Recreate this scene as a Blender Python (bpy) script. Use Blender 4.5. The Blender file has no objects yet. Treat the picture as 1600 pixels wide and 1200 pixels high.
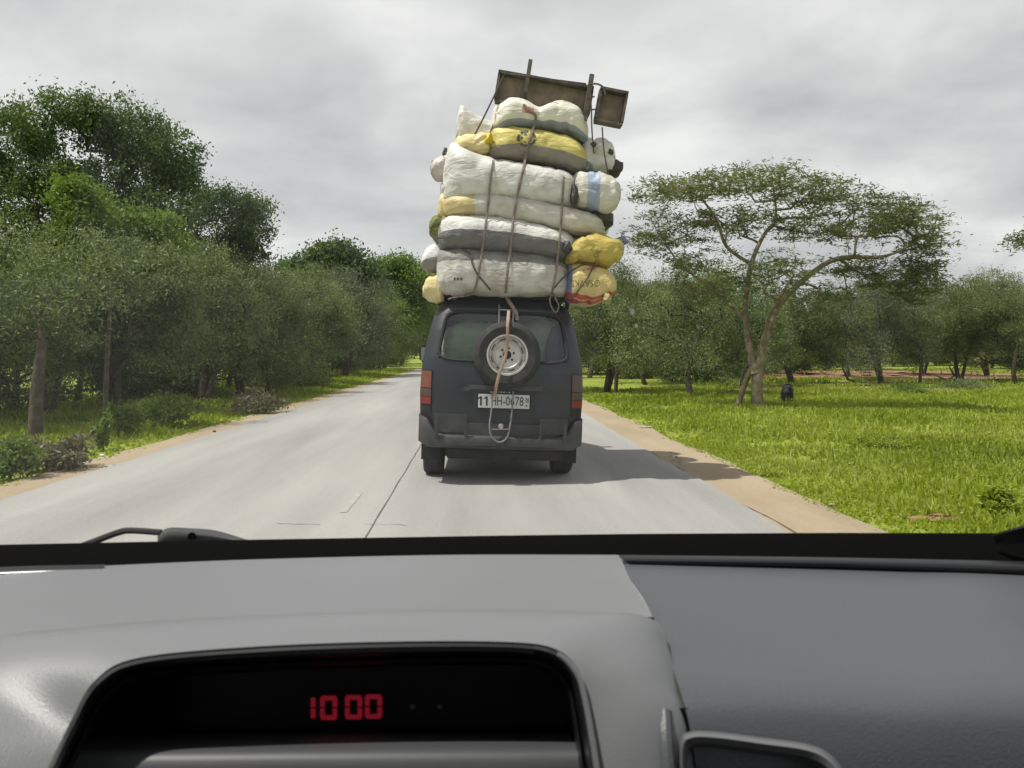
import bpy, bmesh, math, random
import numpy as np
from mathutils import Vector, Matrix, noise
from mathutils.bvhtree import BVHTree

scene = bpy.context.scene
COL = scene.collection
R = math.radians

# ------------------------------------------------------------------ camera
F = 1200.0                                   # focal length in photo pixels (photo 1600 x 1200)
CAM_H = 1.38
YAW = math.atan(55 / F)                      # car axis / road vanish at (745, 550)
PITCH = math.atan(50 / F)
cam_data = bpy.data.cameras.new('camera')
cam_data.sensor_width = 5.76
cam_data.lens = 5.76 * F / 1600
cam_data.clip_start = 0.02
cam_data.clip_end = 3000
cam_data.dof.use_dof = True
cam_data.dof.focus_distance = 9.0
cam_data.dof.aperture_fstop = 2.0
cam = bpy.data.objects.new('camera', cam_data)
COL.objects.link(cam)
cam.location = (0, 0, CAM_H)
cam.rotation_euler = (math.pi / 2 - PITCH, 0, -YAW)
scene.camera = cam

# ------------------------------------------------------------------ world, sun, exposure
SUN_DIR = Vector((-0.42, -0.10, 0.91)).normalized()
world = bpy.data.worlds.new('World')
scene.world = world
world.use_nodes = True
wn, wl = world.node_tree.nodes, world.node_tree.links
wn.clear()
w_out = wn.new('ShaderNodeOutputWorld')
w_bg = wn.new('ShaderNodeBackground')
w_bg.inputs['Strength'].default_value = 0.1
sky = wn.new('ShaderNodeTexSky')
sky.sky_type = 'NISHITA'
sky.sun_disc = False
sky.sun_elevation = math.asin(SUN_DIR.z)
sky.sun_rotation = R(257)
tc = wn.new('ShaderNodeTexCoord')
sep = wn.new('ShaderNodeSeparateXYZ')
wl.new(tc.outputs['Generated'], sep.inputs[0])
zz = wn.new('ShaderNodeMath'); zz.operation = 'MAXIMUM'; zz.inputs[1].default_value = 0.0
wl.new(sep.outputs['Z'], zz.inputs[0])
za = wn.new('ShaderNodeMath'); za.operation = 'ADD'; za.inputs[1].default_value = 0.22
wl.new(zz.outputs[0], za.inputs[0])
dx = wn.new('ShaderNodeMath'); dx.operation = 'DIVIDE'
dy = wn.new('ShaderNodeMath'); dy.operation = 'DIVIDE'
wl.new(sep.outputs['X'], dx.inputs[0]); wl.new(za.outputs[0], dx.inputs[1])
wl.new(sep.outputs['Y'], dy.inputs[0]); wl.new(za.outputs[0], dy.inputs[1])
cmb = wn.new('ShaderNodeCombineXYZ')
wl.new(dx.outputs[0], cmb.inputs['X']); wl.new(dy.outputs[0], cmb.inputs['Y'])
cmb.inputs['Z'].default_value = 8.1
n1 = wn.new('ShaderNodeTexNoise')
n1.inputs['Scale'].default_value = 1.6
n1.inputs['Detail'].default_value = 7
n1.inputs['Roughness'].default_value = 0.52
n1.inputs['Distortion'].default_value = 0.25
wl.new(cmb.outputs[0], n1.inputs['Vector'])
cr = wn.new('ShaderNodeValToRGB')
e = cr.color_ramp.elements
e[0].position = 0.33; e[0].color = (4.7, 4.72, 4.82, 1)
e[1].position = 0.70; e[1].color = (8.6, 8.55, 8.4, 1)
m_ = e.new(0.50); m_.color = (6.3, 6.3, 6.28, 1)
wl.new(n1.outputs['Fac'], cr.inputs['Fac'])
mx = wn.new('ShaderNodeMix'); mx.data_type = 'RGBA'
mx.inputs['Factor'].default_value = 0.94
wl.new(sky.outputs[0], mx.inputs[6]); wl.new(cr.outputs[0], mx.inputs[7])
wl.new(mx.outputs[2], w_bg.inputs['Color'])
wl.new(w_bg.outputs[0], w_out.inputs['Surface'])

sun_data = bpy.data.lights.new('sun', 'SUN')
sun_data.energy = 4.4
sun_data.angle = R(0.7)
sun_data.color = (1.0, 0.955, 0.88)
sun = bpy.data.objects.new('sun', sun_data)
sun.rotation_euler = SUN_DIR.to_track_quat('Z', 'Y').to_euler()
sun.location = (-20, 5, 40)
COL.objects.link(sun)

scene.view_settings.view_transform = 'Standard'
scene.view_settings.look = 'None'
scene.view_settings.exposure = 0.18
scene.view_settings.gamma = 1.0
scene.view_settings.use_curve_mapping = False
scene.render.engine = 'CYCLES'
scene.cycles.use_denoising = True
scene.cycles.max_bounces = 6
scene.cycles.diffuse_bounces = 3
scene.cycles.glossy_bounces = 3
scene.cycles.transparent_max_bounces = 16
scene.cycles.sample_clamp_indirect = 6

# ------------------------------------------------------------------ pixel <-> world
_cp, _sp, _cy, _sy = math.cos(PITCH), math.sin(PITCH), math.cos(YAW), math.sin(YAW)
FWD = Vector((_sy * _cp, _cy * _cp, -_sp))
RGT = Vector((_cy, -_sy, 0))
UPV = RGT.cross(FWD)
CAM = Vector((0, 0, CAM_H))
def ray(px, py):
    return FWD + RGT * ((px - 800) / F) - UPV * ((py - 600) / F)
def at(px, py, Y):
    d = ray(px, py)
    return CAM + d * (Y / d.y)
def gp(px, py, z=0.0):
    d = ray(px, py)
    return CAM + d * ((z - CAM_H) / d.z)

# ------------------------------------------------------------------ mesh helpers
def mesh_obj(name, verts, faces, mat=None, parent=None, smooth=True, sharp=None):
    me = bpy.data.meshes.new(name)
    me.from_pydata([tuple(v) for v in verts], [], faces)
    me.update()
    if mat: me.materials.append(mat)
    if smooth:
        me.polygons.foreach_set('use_smooth', [True] * len(me.polygons))
        if sharp: me.set_sharp_from_angle(angle=R(sharp))
    o = bpy.data.objects.new(name, me)
    COL.objects.link(o)
    if parent: o.parent = parent
    return o
def quads_obj(name, V, mat, parent=None, nper=4):
    """V: (n*4,3) numpy array, one loose quad per four vertices"""
    n = len(V) // nper
    me = bpy.data.meshes.new(name)
    me.vertices.add(len(V)); me.vertices.foreach_set('co', V.astype(np.float32).ravel())
    me.loops.add(len(V)); me.loops.foreach_set('vertex_index', np.arange(len(V), dtype=np.int32))
    me.polygons.add(n)
    me.polygons.foreach_set('loop_start', np.arange(0, len(V), nper, dtype=np.int32))
    me.polygons.foreach_set('loop_total', np.full(n, nper, dtype=np.int32))
    me.update(calc_edges=True)
    me.materials.append(mat)
    o = bpy.data.objects.new(name, me)
    COL.objects.link(o)
    if parent: o.parent = parent
    return o
def empty(name, loc=(0, 0, 0), label=None, cat=None, group=None, kind=None, rot=(0, 0, 0)):
    o = bpy.data.objects.new(name, None)
    o.empty_display_size = 0.2
    o.location = loc; o.rotation_euler = rot
    COL.objects.link(o)
    tag(o, label, cat, group, kind)
    return o
def tag(o, label=None, cat=None, group=None, kind=None):
    if label: o['label'] = label
    if cat: o['category'] = cat
    if group: o['group'] = group
    if kind: o['kind'] = kind
    return o
class MB:
    """collects pieces of ONE part"""
    def __init__(s): s.v = []; s.f = []
    def add(s, v, f):
        b = len(s.v); s.v += [Vector(p) for p in v]; s.f += [[i + b for i in q] for q in f]; return s
    def box(s, c, d, rot=None, bev=0.0):
        bm = bmesh.new(); bmesh.ops.create_cube(bm, size=1.0)
        for v in bm.verts: v.co = Vector((v.co.x * d[0], v.co.y * d[1], v.co.z * d[2]))
        if bev: bmesh.ops.bevel(bm, geom=bm.edges[:], offset=bev, segments=2, affect='EDGES')
        bm.verts.index_update()
        M = Matrix.Translation(c) @ (rot.to_4x4() if rot else Matrix())
        s.add([M @ v.co for v in bm.verts], [[v.index for v in f.verts] for f in bm.faces]); bm.free(); return s
    def tube(s, pts, r, n=8, caps=True, flat=None):
        pts = [Vector(p) for p in pts]
        rs = r if isinstance(r, (list, tuple)) else [r] * len(pts)
        V = []; prev = None
        for i, p in enumerate(pts):
            t = (pts[min(i + 1, len(pts) - 1)] - pts[max(i - 1, 0)])
            t = t.normalized() if t.length > 1e-9 else Vector((0, 0, 1))
            if flat is not None:
                b = t.cross(flat).normalized(); a = b.cross(t).normalized()
            else:
                if prev is None: prev = t.orthogonal()
                a = (prev - t * prev.dot(t)); a = a.normalized() if a.length > 1e-6 else t.orthogonal().normalized()
                prev = a; b = t.cross(a)
            for k in range(n):
                an = 2 * math.pi * k / n
                if flat is not None: V.append(p + b * rs[i] * math.cos(an) + a * rs[i] * .28 * math.sin(an))
                else: V.append(p + (a * math.cos(an) + b * math.sin(an)) * rs[i])
        Fc = [[i * n + k, i * n + (k + 1) % n, (i + 1) * n + (k + 1) % n, (i + 1) * n + k] for i in range(len(pts) - 1) for k in range(n)]
        if caps: Fc += [list(range(n))[::-1], [(len(pts) - 1) * n + k for k in range(n)]]
        return s.add(V, Fc)
    def grid(s, P, close=False):
        """P[row][col] of points"""
        nr, nc = len(P), len(P[0])
        V = [p for row in P for p in row]
        Fc = [[i * nc + j, i * nc + (j + 1) % nc, (i + 1) * nc + (j + 1) % nc, (i + 1) * nc + j]
              for i in range(nr - 1) for j in range(nc if close else nc - 1)]
        return s.add(V, Fc)
    def lathe(s, prof, c, axis='y', n=40):
        """prof: list of (radius, along)"""
        P = []
        for r, a in prof:
            row = []
            for k in range(n):
                t = 2 * math.pi * k / n
                if axis == 'y': row.append(Vector((c[0] + r * math.cos(t), c[1] + a, c[2] + r * math.sin(t))))
                else: row.append(Vector((c[0] + a, c[1] + r * math.cos(t), c[2] + r * math.sin(t))))
            P.append(row)
        return s.grid(P, close=True)
    def obj(s, name, mat, parent=None, smooth=True, sharp=35):
        return mesh_obj(name, s.v, s.f, mat, parent, smooth, sharp)
def catmull(pts, n):
    pts = [Vector(p) for p in pts]; out = []; m = len(pts) - 1
    for i in range(n):
        t = i / (n - 1) * m; k = min(int(t), m - 1); u = t - k
        p0, p1, p2, p3 = pts[max(k - 1, 0)], pts[k], pts[k + 1], pts[min(k + 2, m)]
        out.append(0.5 * ((2 * p1) + (p2 - p0) * u + (2 * p0 - 5 * p1 + 4 * p2 - p3) * u * u + (3 * p1 - p0 - 3 * p2 + p3) * u ** 3))
    return out
def surf(ctrl, nu, nv):
    rows = [catmull(r, nu) for r in ctrl]
    cols = [catmull([rows[i][j] for i in range(len(rows))], nv) for j in range(nu)]
    return [[cols[j][i] for j in range(nu)] for i in range(nv)]

# ------------------------------------------------------------------ materials
def mat(name, color=(0.5, 0.5, 0.5), rough=0.6, metal=0.0, spec=0.5, var=0.0, vscale=8.0, bump=0.0, bscale=60.0, coat=0.0, dirt=None):
    m = bpy.data.materials.new(name); m.use_nodes = True
    nt = m.node_tree; b = nt.nodes['Principled BSDF']
    b.inputs['Base Color'].default_value = (*color, 1)
    b.inputs['Roughness'].default_value = rough
    b.inputs['Metallic'].default_value = metal
    b.inputs['Specular IOR Level'].default_value = spec
    b.inputs['Coat Weight'].default_value = coat
    t = nt.nodes.new('ShaderNodeTexCoord')
    if var or dirt:
        n = nt.nodes.new('ShaderNodeTexNoise'); n.inputs['Scale'].default_value = vscale; n.inputs['Detail'].default_value = 6
        nt.links.new(t.outputs['Object'], n.inputs['Vector'])
        r = nt.nodes.new('ShaderNodeValToRGB')
        lo = tuple(c * (1 - var) for c in color); hi = tuple(min(1, c * (1 + var)) for c in color)
        if dirt: lo = dirt
        r.color_ramp.elements[0].position = .32; r.color_ramp.elements[0].color = (*lo, 1)
        r.color_ramp.elements[1].position = .68; r.color_ramp.elements[1].color = (*hi, 1)
        nt.links.new(n.outputs['Fac'], r.inputs['Fac']); nt.links.new(r.outputs[0], b.inputs['Base Color'])
    if bump:
        n2 = nt.nodes.new('ShaderNodeTexNoise'); n2.inputs['Scale'].default_value = bscale; n2.inputs['Detail'].default_value = 4
        nt.links.new(t.outputs['Object'], n2.inputs['Vector'])
        bp = nt.nodes.new('ShaderNodeBump'); bp.inputs['Strength'].default_value = bump; bp.inputs['Distance'].default_value = 0.01
        nt.links.new(n2.outputs['Fac'], bp.inputs['Height']); nt.links.new(bp.outputs[0], b.inputs['Normal'])
    return m
def glass_mat(name, tint=(0.9, 0.94, 0.92), ior=1.5, gain=1.0, rough=0.0):
    m = bpy.data.materials.new(name); m.use_nodes = True
    nt = m.node_tree; nt.nodes.clear()
    o = nt.nodes.new('ShaderNodeOutputMaterial'); mixn = nt.nodes.new('ShaderNodeMixShader')
    tr = nt.nodes.new('ShaderNodeBsdfTransparent'); tr.inputs[0].default_value = (*tint, 1)
    gl = nt.nodes.new('ShaderNodeBsdfGlossy'); gl.inputs['Roughness'].default_value = rough; gl.inputs['Color'].default_value = (1, 1, 1, 1)
    fr = nt.nodes.new('ShaderNodeFresnel'); fr.inputs['IOR'].default_value = ior
    mu = nt.nodes.new('ShaderNodeMath'); mu.operation = 'MULTIPLY'; mu.inputs[1].default_value = gain
    nt.links.new(fr.outputs[0], mu.inputs[0]); nt.links.new(mu.outputs[0], mixn.inputs[0])
    nt.links.new(tr.outputs[0], mixn.inputs[1]); nt.links.new(gl.outputs[0], mixn.inputs[2]); nt.links.new(mixn.outputs[0], o.inputs[0])
    return m
def leaf_mat(name, cols, trans=0.35, nscale=0.6):
    m = bpy.data.materials.new(name); m.use_nodes = True
    nt = m.node_tree; nt.nodes.clear()
    o = nt.nodes.new('ShaderNodeOutputMaterial')
    g = nt.nodes.new('ShaderNodeNewGeometry'); t = nt.nodes.new('ShaderNodeTexCoord')
    n = nt.nodes.new('ShaderNodeTexNoise'); n.inputs['Scale'].default_value = nscale; n.inputs['Detail'].default_value = 3
    nt.links.new(t.outputs['Object'], n.inputs['Vector'])
    a = nt.nodes.new('ShaderNodeMath'); a.operation = 'MULTIPLY_ADD'; a.inputs[1].default_value = 0.5
    nt.links.new(g.outputs['Random Per Island'], a.inputs[0])
    s = nt.nodes.new('ShaderNodeMath'); s.operation = 'MULTIPLY_ADD'; s.inputs[1].default_value = 1.6; s.inputs[2].default_value = -0.55
    nt.links.new(n.outputs['Fac'], s.inputs[0]); nt.links.new(s.outputs[0], a.inputs[2])
    r = nt.nodes.new('ShaderNodeValToRGB')
    el = r.color_ramp.elements
    el[0].position = 0.1; el[0].color = (*cols[0], 1); el[1].position = 0.95; el[1].color = (*cols[-1], 1)
    for i, c in enumerate(cols[1:-1]):
        q = el.new(0.1 + 0.85 * (i + 1) / (len(cols) - 1)); q.color = (*c, 1)
    nt.links.new(a.outputs[0], r.inputs['Fac'])
    d = nt.nodes.new('ShaderNodeBsdfPrincipled'); d.inputs['Roughness'].default_value = 0.55; d.inputs['Specular IOR Level'].default_value = 0.3
    tl = nt.nodes.new('ShaderNodeBsdfTranslucent')
    hs = nt.nodes.new('ShaderNodeHueSaturation'); hs.inputs['Value'].default_value = 1.25; hs.inputs['Saturation'].default_value = 1.1
    mixn = nt.nodes.new('ShaderNodeMixShader'); mixn.inputs[0].default_value = trans
    nt.links.new(r.outputs[0], d.inputs['Base Color']); nt.links.new(r.outputs[0], hs.inputs['Color']); nt.links.new(hs.outputs[0], tl.inputs['Color'])
    nt.links.new(d.outputs[0], mixn.inputs[1]); nt.links.new(tl.outputs[0], mixn.inputs[2]); nt.links.new(mixn.outputs[0], o.inputs[0])
    return m
def ground_mat(name, stops, scale, scale2, bump, bdist=0.02, stretch=(1, 1, 1), rough=0.95):
    """two octaves of noise in world coordinates -> colour ramp"""
    m = bpy.data.materials.new(name); m.use_nodes = True
    nt = m.node_tree; b = nt.nodes['Principled BSDF']; b.inputs['Roughness'].default_value = rough; b.inputs['Specular IOR Level'].default_value = 0.25
    t = nt.nodes.new('ShaderNodeTexCoord'); mp = nt.nodes.new('ShaderNodeMapping'); mp.inputs['Scale'].default_value = stretch
    nt.links.new(t.outputs['Object'], mp.inputs['Vector'])
    n = nt.nodes.new('ShaderNodeTexNoise'); n.inputs['Scale'].default_value = scale; n.inputs['Detail'].default_value = 8; n.inputs['Roughness'].default_value = .6
    n2 = nt.nodes.new('ShaderNodeTexNoise'); n2.inputs['Scale'].default_value = scale2; n2.inputs['Detail'].default_value = 4; n2.inputs['Roughness'].default_value = .7
    nt.links.new(mp.outputs[0], n.inputs['Vector']); nt.links.new(t.outputs['Object'], n2.inputs['Vector'])
    a = nt.nodes.new('ShaderNodeMath'); a.operation = 'MULTIPLY_ADD'; a.inputs[1].default_value = 0.35
    nt.links.new(n2.outputs['Fac'], a.inputs[0])
    s = nt.nodes.new('ShaderNodeMath'); s.operation = 'MULTIPLY'; s.inputs[1].default_value = 0.65
    nt.links.new(n.outputs['Fac'], s.inputs[0]); nt.links.new(s.outputs[0], a.inputs[2])
    r = nt.nodes.new('ShaderNodeValToRGB'); el = r.color_ramp.elements
    el[0].position, el[0].color = stops[0][0], (*stops[0][1], 1)
    el[1].position, el[1].color = stops[-1][0], (*stops[-1][1], 1)
    for p, c in stops[1:-1]:
        q = el.new(p); q.color = (*c, 1)
    nt.links.new(a.outputs[0], r.inputs['Fac']); nt.links.new(r.outputs[0], b.inputs['Base Color'])
    bp = nt.nodes.new('ShaderNodeBump'); bp.inputs['Strength'].default_value = bump; bp.inputs['Distance'].default_value = bdist
    nt.links.new(n2.outputs['Fac'], bp.inputs['Height']); nt.links.new(bp.outputs[0], b.inputs['Normal'])
    return m

M_ASPHALT = ground_mat('asphalt', [(.37, (.225, .22, .212)), (.5, (.29, .283, .27)), (.63, (.35, .342, .325))], 0.55, 42, 0.7, 0.006, (1.6, 0.16, 1))
M_SHOULDER = ground_mat('shoulder_dirt', [(.3, (.23, .185, .125)), (.5, (.31, .25, .17)), (.7, (.37, .305, .215))], 0.8, 30, 0.5, 0.015, (1.5, .5, 1))
M_GROUND = ground_mat('meadow', [(.28, (.12, .155, .022)), (.42, (.18, .225, .03)), (.55, (.23, .28, .04)), (.72, (.29, .30, .085))], 0.35, 9, 0.8, 0.06)
M_SOIL = ground_mat('bare_soil', [(.3, (.16, .085, .05)), (.5, (.25, .145, .09)), (.7, (.32, .22, .14))], 0.5, 12, 0.5, 0.03)
M_SAND = ground_mat('dry_grass_soil', [(.3, (.14, .12, .05)), (.5, (.22, .18, .085)), (.7, (.25, .24, .09))], 0.6, 14, 0.6, 0.03)
M_CRACK = mat('crack_tar', (.10, .097, .09), .9)
M_PAINT = mat('worn_road_paint', (.318, .311, .297), .9, var=.12, vscale=6)
M_BARK = mat('bark', (.085, .07, .055), .95, var=.45, vscale=9, bump=.8, bscale=30)
M_BARK_PALE = mat('pale_bark', (.20, .165, .11), .95, var=.4, vscale=7, bump=.8, bscale=26)
M_LEAF_DARK = leaf_mat('leaf_broad_dark', [(.032, .06, .02), (.065, .11, .032), (.105, .16, .045), (.16, .215, .06)], .3)
M_LEAF_BRIGHT = leaf_mat('leaf_broad_bright', [(.075, .13, .025), (.13, .20, .035), (.19, .27, .05)], .4)
M_LEAF_OLIVE = leaf_mat('leaf_fine_olive', [(.06, .095, .032), (.125, .17, .06), (.19, .235, .088), (.26, .295, .12)], .3)
M_LEAF_ACACIA = leaf_mat('leaf_acacia', [(.055, .08, .024), (.10, .13, .038), (.15, .18, .058), (.20, .225, .08)], .35)
M_LEAF_FAR = leaf_mat('leaf_far', [(.045, .065, .028), (.08, .105, .04), (.115, .14, .055)], .3, .25)
M_GRASS = leaf_mat('grass_blade', [(.17, .22, .022), (.25, .315, .035), (.31, .37, .05), (.35, .37, .10)], .45, .35)
M_WEED = leaf_mat('weed_leaf', [(.08, .13, .025), (.14, .20, .035), (.20, .26, .06)], .4, .5)
M_DRY = leaf_mat('dry_twig', [(.09, .08, .05), (.16, .14, .09), (.13, .15, .06)], .2)

# ------------------------------------------------------------------ the setting
rng = np.random.default_rng(7)
random.seed(7)
def sheet(name, xs_l, xs_r, ys, z, material, jit=0.0, seed=0):
    V, Fc = [], []
    for i, y in enumerate(ys):
        jl = noise.noise(Vector((seed, y * .45, 0))) * jit + noise.noise(Vector((seed, y * 2.1, 5))) * jit * .5
        jr = noise.noise(Vector((seed + 9, y * .45, 0))) * jit + noise.noise(Vector((seed + 9, y * 2.1, 5))) * jit * .5
        V += [(xs_l + jl, y, z), (xs_r + jr, y, z)]
    Fc = [[2 * i, 2 * i + 1, 2 * i + 3, 2 * i + 2] for i in range(len(ys) - 1)]
    return tag(mesh_obj(name, V, Fc, material, None, False), kind='structure')
ys_fine = [-12 + .35 * i for i in range(260)] + [80 + 10 * i for i in range(60)]
def ground_z(x, y):
    d = max(x - 3.4, -5.2 - x, 0.0)
    return -0.05 - 0.05 * min(d, 1.0) + 0.06 * min(max(d - .6, 0), 3) / 3 * (1 + noise.noise(Vector((x * .35, y * .35, 0)))) + (0.10 * noise.noise(Vector((x * .12, y * .12, 3))) if d > 1.5 else 0)
gx = sorted(set([-900, -400, -200, -100, -60, -40] + [-30 + .6 * i for i in range(108)] + [40, 60, 100, 200, 400, 900]))
gy = sorted(set([-60, -30, -15] + [-6 + .6 * i for i in range(110)] + [65, 75, 90, 120, 160, 240, 400, 700, 1200]))
ground = MB().grid([[Vector((x, y, ground_z(x, y) if -3 < y < 62 and -30 < x < 36 else -0.05)) for x in gx] for y in gy]).obj('ground', M_GROUND, sharp=None)
tag(ground, kind='structure')
sheet('dirt_shoulder_left', -5.0, -4.30, ys_fine, -0.022, M_SHOULDER, .16, 2)
sheet('dirt_shoulder_right', 2.2, 3.18, ys_fine, -0.022, M_SHOULDER, .14, 4)
road = sheet('road', -4.45, 2.40, ys_fine, 0.0, M_ASPHALT, .05, 6)
def road_mark(name, pts, w, material, z):
    V, Fc = [], []
    for i, (x, y) in enumerate(pts):
        ww = w * (0.5 + 0.8 * abs(noise.noise(Vector((x * 3, y * 4, 1))))) if w < .04 else w
        V += [(x - ww / 2, y, z), (x + ww / 2, y, z)]
    return mesh_obj(name, V, [[2 * i, 2 * i + 1, 2 * i + 3, 2 * i + 2] for i in range(len(pts) - 1)], material, road, False)
road_mark('joint_line', [(-.83 + .008 * noise.noise(Vector((0, y * 1.3, 2))), y) for y in [3 + .12 * i for i in range(320)]], .017, M_CRACK, .004)
for k, y0 in enumerate((6.6, 15.6, 24.6, 33.6, 42.6, 51.6)):
    road_mark('worn_centre_dash', [(-1.15, y0), (-1.15, y0 + .9)], .06, M_PAINT, .004)
def crackline(p0, p1, n, amp, w, sd, z=.004):
    pts = []
    for i in range(n):
        t = i / (n - 1)
        pts.append(Vector((p0[0] + (p1[0] - p0[0]) * t + amp * noise.noise(Vector((t * 7, sd, 0))), p0[1] + (p1[1] - p0[1]) * t + amp * noise.noise(Vector((t * 7, sd, 9))), z)))
    V, Fc = [], []
    for i, p in enumerate(pts):
        t = (pts[min(i + 1, n - 1)] - pts[max(i - 1, 0)]).normalized(); s = Vector((-t.y, t.x, 0)) * w * (.3 + abs(noise.noise(p * 6)))
        V += [p + s, p - s]
    return mesh_obj('crack', V, [[2 * i, 2 * i + 1, 2 * i + 3, 2 * i + 2] for i in range(n - 1)], M_CRACK, road, False)
crackline((2.46, 5.6), (2.36, 13), 60, .10, .010, 3, -.014)
crackline((2.55, 9.5), (2.75, 10.6), 20, .25, .012, 4, -.014)
crackline((-1.6, 6.2), (-1.25, 6.15), 10, .05, .006, 5)
crackline((-.9, 6.15), (-.55, 6.1), 10, .05, .006, 6)
# bare soil and dry patches in the field on the right
def blob(name, cx, cy, rx, ry, material, seed, z=.012):
    V = [(cx, cy, ground_z(cx, cy) + z + .03)]; n = 60
    P = []
    for ring in (.35, .7, 1.0):
        row = []
        for k in range(n):
            t = 2 * math.pi * k / n
            q = ring * (1 + .35 * noise.noise(Vector((math.cos(t) * 1.8, math.sin(t) * 1.8, seed))) + .15 * noise.noise(Vector((math.cos(t) * 6, math.sin(t) * 6, seed))))
            x, y = cx + rx * q * math.cos(t), cy + ry * q * math.sin(t)
            row.append(Vector((x, y, ground_z(x, y) + z + .04 * (1 - ring))))
        P.append(row)
    mb = MB().grid(P, close=True)
    b = len(mb.v); mb.v.append(Vector((cx, cy, ground_z(cx, cy) + z + .05))); mb.f += [[b, k, (k + 1) % n] for k in range(n)]
    return tag(mb.obj(name, material, sharp=None), kind='structure')
blob('bare_soil_patch', 23.5, 45, 10.5, 9.0, M_SOIL, 1, .08)
blob('dry_ground_patch', 14.0, 27.5, 5.5, 2.0, M_SAND, 2, .05)
blob('trodden_path', 16.5, 33.0, 6.0, 1.2, M_SAND, 3, .05)
blob('bare_soil_patch', 3.95, 6.35, .28, .12, M_SOIL, 4, .03)

# ------------------------------------------------------------------ plants
def rand_dirs(n, zs=1.0):
    d = rng.normal(size=(n, 3)); d[:, 2] *= zs
    return d / np.linalg.norm(d, axis=1, keepdims=True)
def leaf_quads(C, L, W, droop=0.0, zs=1.0):
    n = len(C)
    a = rand_dirs(n, zs); a[:, 2] -= droop; a /= np.linalg.norm(a, axis=1, keepdims=True)
    b = np.cross(a, rand_dirs(n)); b /= np.linalg.norm(b, axis=1, keepdims=True) + 1e-9
    L = np.asarray(L)[:, None]; W = np.asarray(W)[:, None]
    V = np.empty((n, 4, 3))
    V[:, 0] = C - a * L / 2; V[:, 1] = C + b * W / 2 - a * L * .08; V[:, 2] = C + a * L / 2; V[:, 3] = C - b * W / 2 - a * L * .08
    return V.reshape(-1, 3)
def sample_lobes(lobes):
    T = []
    for (cx, cy, cz, rx, ry, rz, n) in lobes:
        d = rand_dirs(n); r = rng.random(n) ** 0.42
        T.append(np.array([cx, cy, cz]) + d * r[:, None] * np.array([rx, ry, rz]))
    return np.concatenate(T)
def build_tree(stems, lobes, leaf, barkm, leafm, nleaf=90, csig=(.28, .28, .2), LW=((.07, .13), .5), droop=.2, zs=1.0, tip=.008, rise=.15, root=None, extra=None):
    """stems: polylines [(x,y,z,r)...] from the ground up; lobes: ellipsoids of leaf clumps. Returns (trunk mesh obj, crown mesh obj)"""
    pos, par, fix = [], [], []
    for st in stems:
        prev = -1
        pts = catmull([Vector(p[:3]) for p in st], max(4, 4 * (len(st) - 1) + 1)); rr = np.interp(np.linspace(0, 1, len(pts)), np.linspace(0, 1, len(st)), [p[3] for p in st])
        for p, r in zip(pts, rr):
            pos.append(np.array(p)); par.append(prev); fix.append(r); prev = len(pos) - 1
    T = sample_lobes(lobes)
    P0 = np.array(pos)
    P0u = P0[P0[:, 2] > P0[:, 2].max() * .3] if len(P0) > 4 else P0
    order = np.argsort(np.min(np.linalg.norm(T[:, None] - P0u[None], axis=2), axis=1))
    cap = len(pos) + len(T) * 14 + 10
    A = np.full((cap, 3), 1e6); A[:len(pos)] = P0
    cnt = len(pos); zmin = P0[:, 2].max() * .3
    tips = []
    twigs = []
    for i in order:
        t = T[i]
        d = np.linalg.norm(A[:cnt] - t, axis=1) + 0.6 * np.maximum(A[:cnt, 2] - t[2], 0) + (A[:cnt, 2] < zmin) * 3
        k = int(np.argmin(d)); p = A[k]; L = np.linalg.norm(t - p)
        n = max(2, min(9, int(L / .38) + 1)); prev = k
        ctrl = (p + t) / 2 + np.array([0, 0, rise * L]) + rng.normal(size=3) * .09 * L
        for s in range(1, n + 1):
            u = s / n
            q = (1 - u) ** 2 * p + 2 * u * (1 - u) * ctrl + u * u * t + (rng.normal(size=3) * .025 * L if s < n else 0)
            A[cnt] = q; pos.append(q); par.append(prev); fix.append(None); prev = cnt; cnt += 1
            if u > .45 and L < 2.2: twigs.append(q)
        tips.append(prev)
    desc = np.zeros(len(pos))
    for k in tips: desc[k] += 1
    for k in range(len(pos) - 1, -1, -1):
        if par[k] >= 0: desc[par[k]] += desc[k]
    rad = [f if f is not None else min(tip * max(1, desc[k]) ** .5, tip * 4.5) for k, f in enumerate(fix)]
    mb = MB()
    for k in range(len(pos)):
        j = par[k]
        if j < 0: continue
        n = 9 if fix[k] is not None else (5 if rad[k] > tip * 2.5 else 3)
        r0 = rad[j] if fix[k] is not None else min(rad[j], rad[k] * 1.25)
        a, b = Vector(pos[j]), Vector(pos[k]); dvec = b - a
        if dvec.length < 1e-4: continue
        t = dvec.normalized(); u = t.orthogonal().normalized() if abs(t.z) < .8 else (Vector((1, 0, 0)) - t * t.x).normalized(); w = t.cross(u)
        V = [a + (u * math.cos(6.2832 * q / n) + w * math.sin(6.2832 * q / n)) * r0 for q in range(n)] + [b + t * rad[k] * .3 + (u * math.cos(6.2832 * q / n) + w * math.sin(6.2832 * q / n)) * rad[k] for q in range(n)]
        mb.add(V, [[q, (q + 1) % n, n + (q + 1) % n, n + q] for q in range(n)])
    tr = mb.obj('trunk', barkm, root, sharp=None)
    C = np.concatenate([T, np.array(twigs)]) if twigs else T
    w = np.concatenate([np.full(len(T), nleaf), np.full(len(C) - len(T), max(2, nleaf // 5))]).astype(int)
    w = np.maximum(1, (w * rng.uniform(.4, 1.5, len(w)))).astype(int)
    CC = np.repeat(C, w, axis=0) + rng.normal(size=(w.sum(), 3)) * np.array(csig) * np.repeat(rng.uniform(.6, 1.25, len(w)), w)[:, None]
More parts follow.
